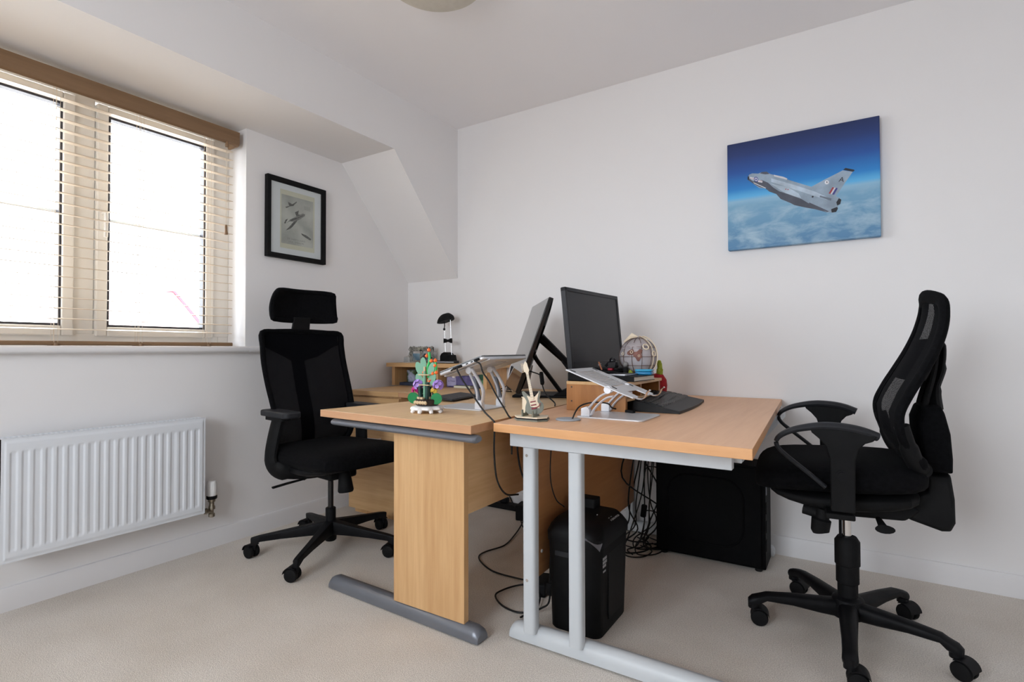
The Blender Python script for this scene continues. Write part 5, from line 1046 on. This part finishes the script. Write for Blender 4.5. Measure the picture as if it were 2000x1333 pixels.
mb = MB(); mb.text('La Tisane', 0.015, TXY(-2.103, zi+0.039, 2.6080), 0.0002); mb.build('label_text', pur, lb_, flat=True)
bl_ = thing('booklet', 'thin cream booklet lying in front of the purple tin', 'booklet', (-2.02, 2.58, zi))
mb = MB(); mb.box((-2.055, 2.570, zi), (-1.93, 2.605, zi+0.014)); mb.build('pages', cream, bl_, bev=0.001)
mb = MB(); mb.box((-2.056, 2.569, zi+0.0142), (-1.929, 2.606, zi+0.016)); mb.build('cover', noise_mat('olive_cover', (0.14, 0.15, 0.08), (0.2, 0.21, 0.12), nscale=10, rough=0.5), bl_)
g2 = thing('green_box', 'green box at the right end of the shelf compartment', 'box', (-1.86, 2.66, zi))
mb = MB(); mb.box((-1.882, 2.60, zi+0.012), (-1.834, 2.74, zi+0.085)); mb.mat(1).box((-1.882, 2.5995, zi+0.05), (-1.834, 2.7405, zi+0.0852)); mb.mat(2).box((-1.881, 2.602, zi), (-1.835, 2.738, zi+0.012)); mb.build('box_body', [noise_mat('green_card', (0.05, 0.16, 0.09), (0.10, 0.26, 0.13), nscale=20, rough=0.4), noise_mat('dark_green_card', (0.01, 0.06, 0.03), (0.02, 0.09, 0.05), nscale=20, rough=0.4), W['blk']], g2)

# ================================================================== SEAM / RIGHT DESK ITEMS
# --- guitar model
gt = thing('guitar_model', 'small plywood electric guitar model with amplifier on a hexagonal base', 'ornament', (-0.905, 1.555, T))
gx, gy = -0.894, 1.540
mb = MB(); hexa = [(gx-0.062, gy-0.020), (gx-0.035, gy-0.048), (gx+0.042, gy-0.045), (gx+0.062, gy-0.012), (gx+0.038, gy+0.045), (gx-0.040, gy+0.045)]
mb.prism(hexa, T+0.0005, T+0.005); mb.mat(1).prism([(gx+(p[0]-gx)*0.94, gy+(p[1]-gy)*0.94) for p in hexa], T+0.005, T+0.010); mb.mat(2).prism([(gx+(p[0]-gx)*0.97, gy+(p[1]-gy)*0.97) for p in hexa], T+0.010, T+0.0135)
mb.build('base', [W['balsadark'], W['dark'], W['balsa']], gt)
mb = MB(); mb.box((gx-0.045, gy+0.004, T+0.0137), (gx-0.008, gy+0.036, T+0.072)); am = mb.build('amplifier', W['balsa'], gt, bev=0.001)
mb = MB(); mb.box((gx-0.0465, gy+0.0025, T+0.072), (gx-0.0065, gy+0.0375, T+0.0745)); mb.build('amplifier_top', W['balsa'], am)
GM = Matrix.Translation((gx+0.016, gy-0.010, T+0.022)) @ Euler((math.radians(-8), math.radians(-12), math.radians(26))).to_matrix().to_4x4() @ Matrix.Diagonal((0.92, 1, 0.92, 1))
bodyp = [(-0.004, 0.0), (0.016, -0.002), (0.031, 0.010), (0.034, 0.028), (0.027, 0.040), (0.024, 0.050), (0.030, 0.064), (0.033, 0.076), (0.027, 0.078), (0.019, 0.066), (0.010, 0.062), (0.002, 0.062), (-0.008, 0.066), (-0.020, 0.080), (-0.026, 0.088), (-0.033, 0.086), (-0.032, 0.074), (-0.026, 0.060), (-0.023, 0.048), (-0.030, 0.034), (-0.033, 0.018), (-0.024, 0.004)]
bs_ = [p for p in smooth_path([(a, 0, c) for a, c in bodyp], 3, True)]
bp2 = [(p.x, p.z) for p in bs_]
mb = MB(); mb.prism(bp2, -0.006, 0.004, 'y', M=GM); mb.build('guitar_body', W['balsadark'], gt)
mb = MB(); mb.prism([(p[0]*0.995, p[1]) for p in bp2], 0.004, 0.008, 'y', M=GM); mb.build('body_back_layer', W['balsa'], gt)
mb = MB(); mb.prism([(-0.012, 0.028), (0.004, 0.022), (0.018, 0.016), (0.022, 0.026), (0.016, 0.040), (0.018, 0.052), (0.028, 0.074), (0.020, 0.068), (0.010, 0.060), (-0.006, 0.062), (-0.018, 0.070), (-0.014, 0.050)], -0.0085, -0.006, 'y', M=GM); mb.build('pickguard', W['balsa'], gt)
mb = MB(); mb.prism([(-0.0058, 0.052), (0.0058, 0.052), (0.0045, 0.150), (-0.0045, 0.150)], -0.012, -0.0085, 'y', M=GM); nk = mb.build('neck', W['balsa'], gt)
for k in range(14):
    mb = MB(); zf_ = 0.060+0.086*(1-(0.93**k))/(1-0.93**14); mb.box((-0.0052, -0.0127, zf_), (0.0052, -0.012, zf_+0.0008), GM); mb.build('fret', W['balsadark'], nk)
mb = MB(); mb.prism([(-0.0048, 0.150), (0.0048, 0.150), (0.009, 0.158), (0.007, 0.172), (0.006, 0.185), (0.001, 0.194), (-0.004, 0.186), (-0.009, 0.180), (-0.011, 0.160)], -0.012, -0.008, 'y', M=GM); hs = mb.build('headstock', W['balsa'], gt)
for k in range(6):
    mb = MB(); z_ = 0.156+0.0058*k; mb.tube([GM @ Vector(p) for p in ((-0.008, -0.010, z_), (-0.016, -0.010, z_), (-0.017, -0.010, z_))], [0.0012, 0.0012, 0.0026], 8); mb.build('tuning_peg', W['balsa'], hs)
mb = MB(); mb.box((-0.010, -0.0105, 0.030), (0.010, -0.0085, 0.034), GM); mb.box((-0.010, -0.0105, 0.042), (0.010, -0.0085, 0.046), GM); mb.box((-0.010, -0.0105, 0.017), (0.008, -0.0085, 0.023), GM); mb.tube([GM @ Vector(p) for p in ((0.006, -0.010, 0.02), (0.018, -0.013, 0.024), (0.026, -0.013, 0.034))], 0.0012, 6); mb.build('bridge_and_pickups', rdm, gt)
for (dx, dy) in ((-0.022, -0.012), (0.020, -0.016)):
    mb = MB(); mb.prism([(gy+dy-0.022, T+0.0137), (gy+dy+0.022, T+0.0137), (gy+dy+0.018, T+0.020), (gy+dy+0.010, T+0.022), (gy+dy+0.012, T+0.040), (gy+dy+0.006, T+0.042), (gy+dy-0.002, T+0.024), (gy+dy-0.016, T+0.024), (gy+dy-0.018, T+0.036), (gy+dy-0.024, T+0.034)], gx+dx-0.002, gx+dx+0.002, 'x'); mb.build('cradle', W['balsadark'], gt)
# --- empty laptop stand
rs = thing('laptop_stand', 'empty silver aluminium laptop stand with curved legs on the right desk', 'laptop stand', (-0.70, 1.77, T))
mb = MB(); mb.prism([(x_, y_) for x_, y_ in rrect(0.235, 0.205, 0.016, 5, -0.680, 1.768)], T+0.0003, T+0.005); mb.build('base_plate', W['alu'], rs, bev=0.001)
B0, B1 = Vector((-0.835, 0, 0.892)), Vector((-0.595, 0, 0.803)); dB = (B1-B0).normalized(); nB = Vector((-dB.z, 0, dB.x))
MB_ = Matrix((dB, Vector((0, 1, 0)), nB)).transposed().to_4x4(); MB_.translation = B0; LB_ = (B1-B0).length
mb = MB(); slotplate(mb, LB_-0.045, 1.668, 1.892, MB_, 15, 1.71, 1.85, 0.028, 0.165); 
for (ya_, yb2) in ((1.668, 1.735), (1.825, 1.892)): mb.prism([(LB_-0.045, ya_), (LB_+0.0, ya_+0.008), (LB_+0.004, (ya_+yb2)/2), (LB_, yb2-0.008), (LB_-0.045, yb2)], -0.0045, 0, 'z', M=MB_)
tr2 = mb.build('tray', W['alu'], rs, bev=0.001)
for ya_ in (1.70, 1.858):
    mb = MB(); mb.tube(smooth_path([MB_ @ Vector(p) for p in ((LB_-0.01, ya_, -0.003), (LB_+0.014, ya_, -0.001), (LB_+0.028, ya_, 0.012), (LB_+0.030, ya_, 0.030), (LB_+0.036, ya_, 0.040))], 4), 0.0028, 8, flat=(3.0, 1), up=(0, 1, 0)); mb.build('front_hook', W['chrome'], tr2)
rb = W['armgrey']
for (xa, ya_) in ((0.02, 1.685), (0.02, 1.875), (0.175, 1.700), (0.175, 1.860)):
    mb = MB(); mb.prism(rrect(0.022, 0.008, 0.0035, 4, xa, ya_), 0.0, 0.0015, M=MB_); mb.build('rubber_pad', rb, tr2)
top = MB_ @ Vector((0.165, 0, -0.010)); bot = Vector((-0.765, 0, T+0.024))
for y_ in (1.682, 1.858):
    mb = MB(); mb.prism([(bot.x-0.016, T+0.005), (bot.x+0.016, T+0.005), (bot.x+0.016, T+0.028), (bot.x+0.006, T+0.040), (bot.x-0.016, T+0.032)], y_-0.010, y_+0.012, 'y'); mb.build('hinge_block', W['silver'], rs, bev=0.002)
    for RL in ([[-0.77, 0.738], [-0.755, 0.76], [-0.732, 0.785], [-0.71, 0.804], [-0.685, 0.816], [-0.665, 0.823]], [[-0.747, 0.737], [-0.732, 0.761], [-0.71, 0.783], [-0.688, 0.798], [-0.666, 0.804]]):
        mb = MB(); P_ = smooth_path([(p[0], y_, p[1]) for p in RL], 5); mb.tube(P_, 0.0030, 8, flat=(3.0, 1.2), up=(0, 1, 0)); mb.build('arm_rail', W['silver'], rs)
    mb = MB(); mb.cyl((top.x, y_-0.010, top.z), (top.x, y_+0.010, top.z), 0.013, 18); mb.cyl((bot.x, y_-0.011, bot.z), (bot.x, y_+0.013, bot.z), 0.010, 18); mb.build('pivot', W['silver'], rs)
cable([(-0.774, 1.590, T-0.01), (-0.772, 1.592, T+0.010), (-0.760, 1.62, T+0.045), (-0.745, 1.70, T+0.052), (-0.735, 1.80, T+0.040), (-0.735, 1.845, T+0.020), (-0.715, 1.88, T+0.012), (-0.685, 1.885, T+0.010), (-0.665, 1.87, T+0.008)], 'dark cable curving out of the round grommet on the right desk', 'cable', 0.0026, name='grommet_cable', plug=((-0.690, 1.865, T+0.009), (-0.655, 1.852, T+0.009), (0.016, 0.010)))
# --- pine riser
pr2 = thing('monitor_riser', 'knotty pine monitor riser with open side compartments on the right desk', 'riser', (-0.81, 2.07, T))
zr0, zr1 = T+0.0005, 0.826
mb = MB(); mb.box((-0.930, 1.862, zr0), (-0.690, 1.880, zr1)); fpn = mb.build('side_panel', W['pine'], pr2, bev=0.001)
for (x_, z_) in ((-0.908, 0.816), (-0.908, 0.762), (-0.752, 0.762)):
    mb = MB(); mb.cyl((x_, 1.8615, z_), (x_, 1.8625, z_), 0.0035, 12); mb.build('screw_head', mk('dark_screw', (0.08, 0.05, 0.03), 0.5), fpn)
mb = MB(); mb.box((-0.930, 2.262, zr0), (-0.690, 2.280, zr1)); mb.build('side_panel', W['pine'], pr2, bev=0.001)
mb = MB(); mb.box((-0.930, 1.862, zr1), (-0.682, 2.280, 0.838)); mb.build('top_board', W['pinex'], pr2, bev=0.001)
mb = MB(); mb.box((-0.925, 1.880, 0.768), (-0.690, 2.262, 0.778)); mb.build('shelf_board', W['pinex'], pr2)
mb = MB(); mb.box((-0.925, 2.04, 0.778), (-0.695, 2.052, zr1)); mb.build('divider', W['pine'], pr2)
mb = MB(); mb.box((-0.930, 1.880, zr0), (-0.924, 2.262, zr1)); mb.build('back_board', W['pinex'], pr2)
zt = 0.8385
# black box under the monitor
dk = thing('docking_station', 'flat black box under the upright monitor on the pine riser', 'box', (-0.87, 2.0, zt))
mb = MB(); mb.box((-0.928, 1.868, zt), (-0.800, 2.20, zt+0.034)); mb.build('dock_body', W['blkm'], dk, bev=0.003)
# upright monitor
mo = thing('monitor', 'large upright monitor with a dark grey screen on the pine riser', 'monitor', (-0.97, 2.20, zt+0.034))
MT1, MB1 = Vector((-0.978, 1.950, 1.219)), Vector((-0.945, 1.950, 0.872)); Um = Vector((0.030, 0.50, 0)).normalized(); um = (MT1-MB1).normalized(); nm = Um.cross(um).normalized()
if nm.x < 0: nm = -nm
MMn = Matrix((Um, um, nm)).transposed().to_4x4(); MMn.translation = MB1
Hm, Wm = (MT1-MB1).length, 0.505
mb = MB(); 
def fr_m(mb, w0, h0, w1, h1, bz0, bz1, M_):
    for lo, hi in (((0, 0), (w0, h1)), ((w1, 0), (Wm, h1)), ((w0, 0), (w1, h0))): mb.box((lo[0], lo[1], bz0), (hi[0], hi[1], bz1), M_)
fr_m(mb, 0.017, 0.040, Wm-0.017, Hm, -0.022, 0.0, MMn); mb.box((0, Hm-0.017, -0.022), (Wm, Hm, 0.0), MMn)
mb.build('bezel', noise_mat('monitor_bezel', (0.012, 0.012, 0.015), (0.016, 0.016, 0.019), nscale=10, rough=0.4, spec=0.3), mo, bev=0.002)
mb = MB(); mb.box((0.017, 0.040, -0.006), (Wm-0.017, Hm-0.017, -0.003), MMn); mb.build('screen', W['scr'], mo)
mb = MB(); mb.box((0.002, 0.002, -0.024), (Wm-0.002, Hm-0.002, -0.0221), MMn)
mb.grid(lambda a, b_: (0.003+(Wm-0.006)*a, 0.003+(Hm-0.006)*b_, -0.024-0.030*min(1, 6*min(a, 1-a))*min(1, 5*min(b_, 1-b_))), 14, 14, MMn); mb.build('back_shell', W['blkg'], mo)
mb = MB(); mb.text('AOC', 0.014, MMn @ Matrix.Translation((0.245, 0.021, 0.0004)), 0.0002); mb.build('logo', W['silver'], mo, flat=True)
ctr = MMn @ Vector((Wm/2, 0, -0.05))
mb = MB(); mb.tube([(ctr.x+0.0, ctr.y, zt+0.040), (ctr.x-0.002, ctr.y, 0.93), (ctr.x-0.004, ctr.y, 1.00)], 0.022, 14, flat=(0.7, 1.6), up=(1, 0, 0)); mb.build('stand_neck', W['blkm'], mo)
mb = MB(); mb.prism([(x_, y_) for x_, y_ in rrect(0.17, 0.13, 0.05, 6, ctr.x+0.085, 2.185)], zt+0.0345, zt+0.044); mb.build('stand_base', W['blkg'], mo, bev=0.002)
# notebook, silver laptop, blue case
nbk = thing('notebook', 'black hardback notebook with cream pages on the pine riser', 'book', (-0.73, 2.10, zt))
MN = rmat((-0.792, 1.930, zt), 0, 0, math.radians(-4))
mb = MB(); mb.box((0, 0, 0.0002), (0.115, 0.200, 0.0024), MN); mb.box((0, 0, 0.0175), (0.115, 0.200, 0.020), MN); mb.box((0, 0, 0.0002), (0.003, 0.200, 0.020), MN); mb.box((0.0, 0.0, 0.002), (0.113, 0.002, 0.0178), MN); mb.build('cover', W['blk'], nbk)
mb = MB(); mb.box((0.003, 0.0022, 0.0025), (0.1125, 0.198, 0.0174), MN); mb.build('pages', noise_mat('cream_page_block', (0.62, 0.58, 0.50), (0.70, 0.66, 0.58), scale=(1, 1, 60), nscale=20, rough=0.8), nbk)
sl = thing('slim_device', 'thin silver device lying on top of the black notebook', 'device', (-0.77, 2.0, zt+0.0205))
mb = MB(); mb.prism([(x_, y_) for x_, y_ in rrect(0.085, 0.13, 0.008, 4, -0.757, 2.00)], zt+0.0205, zt+0.0275); mb.build('body', noise_mat('dark_slim_body', (0.05, 0.05, 0.055), (0.07, 0.07, 0.075), nscale=10, rough=0.3), sl)
mb = MB(); mb.prism([(x_, y_) for x_, y_ in rrect(0.087, 0.132, 0.008, 4, -0.757, 2.00)], zt+0.0240, zt+0.0262); mb.build('metal_rim', W['silver'], sl)
gcase = thing('blue_case', 'shiny blue plastic case on the black notebook beside the globe', 'case', (-0.72, 2.11, zt+0.0205))
mb = MB(); BM = rmat((-0.698, 2.10, zt+0.0205), 0, 0, math.radians(8)); mb.prism([(x_, y_) for x_, y_ in rrect(0.066, 0.062, 0.008, 4)], 0, 0.012, M=BM); mb.build('case_bottom', mk('blue_plastic', (0.01, 0.20, 0.42), 0.15), gcase, bev=0.003)
mb = MB(); mb.prism([(x_, y_) for x_, y_ in rrect(0.067, 0.063, 0.008, 4)], 0.013, 0.022, M=BM); mb.build('case_lid', mk('light_blue_plastic', (0.03, 0.33, 0.55), 0.12), gcase, bev=0.003)
# globe
gl = thing('plywood_globe', 'plywood globe model with brown continents on the pine riser', 'globe', (-0.745, 2.21, zt))
gcx, gcy, gcz, gr_ = -0.760, 2.205, 0.930, 0.081
cont = noise_mat('globe_shell', (0.40, 0.36, 0.37), (0.52, 0.49, 0.51), nscale=9, rough=0.5)
brc = noise_mat('brown_continent', (0.17, 0.065, 0.045), (0.25, 0.10, 0.075), nscale=50, rough=0.6)
mb = MB(); mb.sph((gcx, gcy, gcz), gr_*0.97, n=32, m=20); mb.build('sphere', cont, gl)
AFR = [[-0.02, 0.02], [-0.006, 0.03], [0.005, 0.03], [0.005, 0.02], [0.02, 0.021], [0.031, 0.032], [0.041, 0.027], [0.036, 0.01], [0.04, 0.0], [0.032, -0.011], [0.028, -0.019], [0.022, -0.017], [0.015, -0.003], [0.007, 0.002], [0.005, 0.012], [-0.011, 0.006], [-0.021, 0.011]]
def on_globe(x, z, q): return (gcx+x*q/gr_, gcy-math.sqrt(max(0, gr_*gr_-x*x-z*z))*q/gr_, gcz+z*q/gr_)
cc = (sum(p[0] for p in AFR)/len(AFR), sum(p[1] for p in AFR)/len(AFR)); mb = MB(); RG = []
for sc in (0.02, 0.35, 0.7, 1.0): RG.append([on_globe(cc[0]+(p[0]-cc[0])*sc, cc[1]+(p[1]-cc[1])*sc, gr_+0.0012) for p in AFR])
mb.rings(RG+[[on_globe(p[0], p[1], gr_-0.002) for p in AFR]]); mb.build('continent', brc, gl)
EUR = [(-0.05, 0.028), (-0.01, 0.036), (0.03, 0.034), (0.05, 0.044), (0.035, 0.055), (0.0, 0.058), (-0.03, 0.050), (-0.055, 0.040)]
cc = (-0.003, 0.045); mb = MB(); RG = []
for sc in (0.02, 0.5, 1.0): RG.append([on_globe(cc[0]+(p[0]-cc[0])*sc, cc[1]+(p[1]-cc[1])*sc, gr_+0.0012) for p in EUR])
mb.rings(RG+[[on_globe(p[0], p[1], gr_-0.002) for p in EUR]]); mb.build('continent', cont, gl)
brn = noise_mat('engraved_brown', (0.10, 0.05, 0.035), (0.16, 0.085, 0.06), nscale=60, rough=0.6)
mb = MB()
for z_ in (-0.45, 0.0, 0.5): mb.tube([(gcx+gr_*math.cos(a*PI/16)*math.sqrt(1-z_*z_), gcy+gr_*math.sin(a*PI/16)*math.sqrt(1-z_*z_), gcz+gr_*z_) for a in range(32)], 0.0011, 6, closed=True)
for k in range(6):
    a = PI*k/6; mb.tube([(gcx+gr_*math.sin(t*PI/16)*math.cos(a), gcy+gr_*math.sin(t*PI/16)*math.sin(a), gcz+gr_*math.cos(t*PI/16)) for t in range(32)], 0.0010, 6, closed=True)
mb.build('meridian_lines', brn, gl)
mb = MB(); ad = -0.35
for q in (-0.006, 0.010): mb.tube([(gcx+(gr_+0.006)*math.sin(t*PI/20)*math.cos(ad)+q, gcy+(gr_+0.006)*math.sin(t*PI/20)*math.sin(ad), gcz+(gr_+0.006)*math.cos(t*PI/20)) for t in range(1, 19)], 0.0022, 6, flat=(1, 1.6))
mb.build('meridian_arm', W['balsa'], gl)
for (dx, dy, dz, rr_) in ((0.052, -0.055, 0.042, 0.012), (0.074, -0.03, 0.012, 0.010), (0.0, -0.083, 0.02, 0.0055), (-0.04, -0.07, 0.012, 0.006), (0.03, -0.078, 0.004, 0.004)):
    d = Vector((dx, dy, dz)).normalized(); q = d.to_track_quat('Z', 'Y').to_matrix().to_4x4(); q.translation = Vector((gcx, gcy, gcz))+d*(gr_+0.004)
    mb = MB(); mb.tube([(rr_*math.cos(a*PI/10), rr_*math.sin(a*PI/10), 0) for a in range(20)], rr_*0.24, 8, closed=True, M=q); mb.build('porthole_ring', W['balsa'], gl)
mb = MB(); mb.tube([(gcx-0.045, gcy-0.05, gcz+0.062), (gcx-0.018, gcy-0.045, gcz+0.083), (gcx+0.012, gcy-0.04, gcz+0.084)], [0.004, 0.009, 0.003], 8, flat=(1, 0.7)); mb.prism([(gcx-0.035, gcz+0.078), (gcx-0.012, gcz+0.100), (gcx+0.010, gcz+0.088), (gcx-0.01, gcz+0.082)], gcy-0.045, gcy-0.042, 'y'); mb.build('crown_ornament', W['balsa'], gl)
mb = MB(); mb.lathe([(0.034, 0.0), (0.036, 0.003), (0.030, 0.007), (0.010, 0.010), (0.008, 0.016)], (gcx-0.004, gcy, zt), 24); mb.build('stand', W['balsa'], gl)
# red plush
ps = thing('plush_strawberry', 'red plush fruit with a lime green stalk behind the pine riser', 'plush toy', (-0.725, 2.36, T))
rp = noise_mat('red_plush', (0.30, 0.008, 0.012), (0.42, 0.015, 0.02), nscale=120, rough=0.95, bump=0.6, bdist=0.002); gp = noise_mat('lime_plush', (0.28, 0.34, 0.03), (0.40, 0.47, 0.06), nscale=120, rough=0.95, bump=0.6, bdist=0.002)
mb = MB(); mb.lathe([(0.012, 0.0), (0.030, 0.010), (0.040, 0.040), (0.043, 0.075), (0.040, 0.100), (0.026, 0.122), (0.004, 0.128)], (-0.722, 2.345, T+0.0005), 28); mb.build('body', rp, ps)
mb = MB(); mb.tube(smooth_path([(-0.712, 2.345, T+0.120), (-0.710, 2.345, T+0.150), (-0.712, 2.345, T+0.175)]), [0.014]*6+[0.011]*6+[0.009], 14); mb.sph((-0.712, 2.345, T+0.178), 0.009, n=12, m=8); mb.build('stalk', gp, ps)
# clutter below the monitor
tf = thing('toy_figure', 'small black toy figure with a red foot beneath the upright monitor', 'toy', (-0.835, 2.10, zt+0.034))
tx, ty, tz = -0.842, 2.12, zt+0.0345
mb = MB(); mb.box((tx-0.018, ty-0.014, tz+0.008), (tx+0.018, ty+0.014, tz+0.036)); mb.sph((tx, ty, tz+0.040), 0.014, n=12, m=8); mb.build('torso', W['blkg'], tf, bev=0.003)
for sd in (-1, 1):
    mb = MB(); mb.tube([(tx+sd*0.016, ty-0.006, tz+0.032), (tx+sd*0.026, ty-0.014, tz+0.016)], [0.005, 0.006], 8); mb.build('arm', W['blk'], tf)
mb = MB(); mb.box((tx-0.014, ty-0.022, tz), (tx+0.006, ty+0.004, tz+0.009)); mb.build('foot', mk('red_plastic', (0.35, 0.01, 0.03), 0.3), tf, bev=0.002)
rb2 = thing('robot_figure', 'small grey headed black figure standing right of the toy figure', 'toy', (tx+0.045, ty+0.01, zt+0.0345))
mb = MB(); mb.box((tx+0.044, ty+0.002, zt+0.0005), (tx+0.062, ty+0.016, zt+0.048)); mb.build('body', W['blkm'], rb2, bev=0.002)
mb = MB(); mb.sph((tx+0.053, ty+0.009, zt+0.060), 0.011, n=14, m=10); mb.build('head', noise_mat('grey_head', (0.22, 0.2, 0.19), (0.28, 0.26, 0.25), nscale=20), rb2)
pn = thing('paintbrush', 'short wooden stick leaning beneath the upright monitor left of the toy', 'stick', (-0.888, 2.08, zt+0.0345))
mb = MB(); mb.tube([(-0.876, 2.085, zt+0.037), (-0.890, 2.085, zt+0.070)], 0.0035, 8); mb.build('stick_body', mk('orange_wood', (0.35, 0.11, 0.04), 0.5), pn)
lf = thing('green_plush_leaf', 'lime green plush tip lying between the globe and the toys', 'plush toy', (-0.79, 2.11, zt+0.0345))
mb = MB(); mb.tube([(-0.773, 2.14, zt+0.034), (-0.768, 2.13, zt+0.026), (-0.762, 2.135, zt+0.009)], [0.004, 0.010, 0.007], 12); mb.build('leaf_body', gp, lf)
# --- ergonomic keyboard
ek = thing('keyboard', 'large black ergonomic wave keyboard on the right desk', 'keyboard', (-0.62, 2.2, T))
KX0, KX1, KY0, KY1 = -0.728, -0.530, 1.945, 2.460
def ktop(a, b_):     # a: 0 back (left, high) .. 1 front ; b_: 0..1 along y
    x = KX0+(KX1-KX0)*a+0.012*math.sin(PI*b_)*(1 if a > 0.5 else -0.6)-0.030*b_+0.012; y = KY0+(KY1-KY0)*b_
    z = T+0.046*(1-a)+0.010*a+0.016*math.exp(-((b_-0.62)/0.2)**2)*math.sin(PI*min(1, a*1.3+0.15))
    return (x, y, z)
mb = MB(); k1, k2 = 12, 24
mb.sheet(lambda a, b_: tuple(Vector(ktop(a, b_))+Vector((0, 0, -0.005))), k1, k2, (0, 0, 0.010))
for ya_ in (0, 1):
    R_ = [ktop(i/k1, ya_) for i in range(k1+1)]
    mb.prism([(p[0], p[2]-0.002) for p in R_]+[(R_[-1][0], T+0.001), (R_[0][0], T+0.001)], R_[0][1]-0.002 if ya_ == 0 else R_[0][1]-0.004, R_[0][1]+0.004 if ya_ == 0 else R_[0][1]+0.002, 'y')
bk_ = [ktop(0, j/k2) for j in range(k2+1)]
ko = mb.build('keyboard_shell', noise_mat('satin_black_shell', (0.007, 0.007, 0.008), (0.010, 0.010, 0.011), nscale=30, rough=0.5, spec=0.3), ek)
mb = MB()
for b_i in range(18):
    for a_i in range(5):
        a0_, a1_ = 0.10+a_i*0.115, 0.10+(a_i+1)*0.115-0.018; b0_, b1_ = 0.03+b_i*0.0525, 0.03+(b_i+1)*0.0525-0.006
        c4 = [Vector(ktop(a0_, b0_)), Vector(ktop(a1_, b0_)), Vector(ktop(a1_, b1_)), Vector(ktop(a0_, b1_))]
        vs = [p+Vector((0, 0, 0.0005)) for p in c4]+[p.lerp(sum(c4, Vector())/4, 0.12)+Vector((0, 0, 0.005)) for p in c4]
        mb.add(vs, [(3,2,1,0), (4,5,6,7), (0,1,5,4), (1,2,6,5), (2,3,7,6), (3,0,4,7)])
mb.build('keycaps', noise_mat('satin_black_keys', (0.009, 0.009, 0.010), (0.014, 0.014, 0.015), nscale=30, rough=0.42, spec=0.35), ek)
mb = MB(); mb.cyl((-0.735, 1.985, T+0.0008), (-0.718, 1.985, T+0.040), 0.006, 10); mb.build('tilt_foot', W['blkm'], ek)
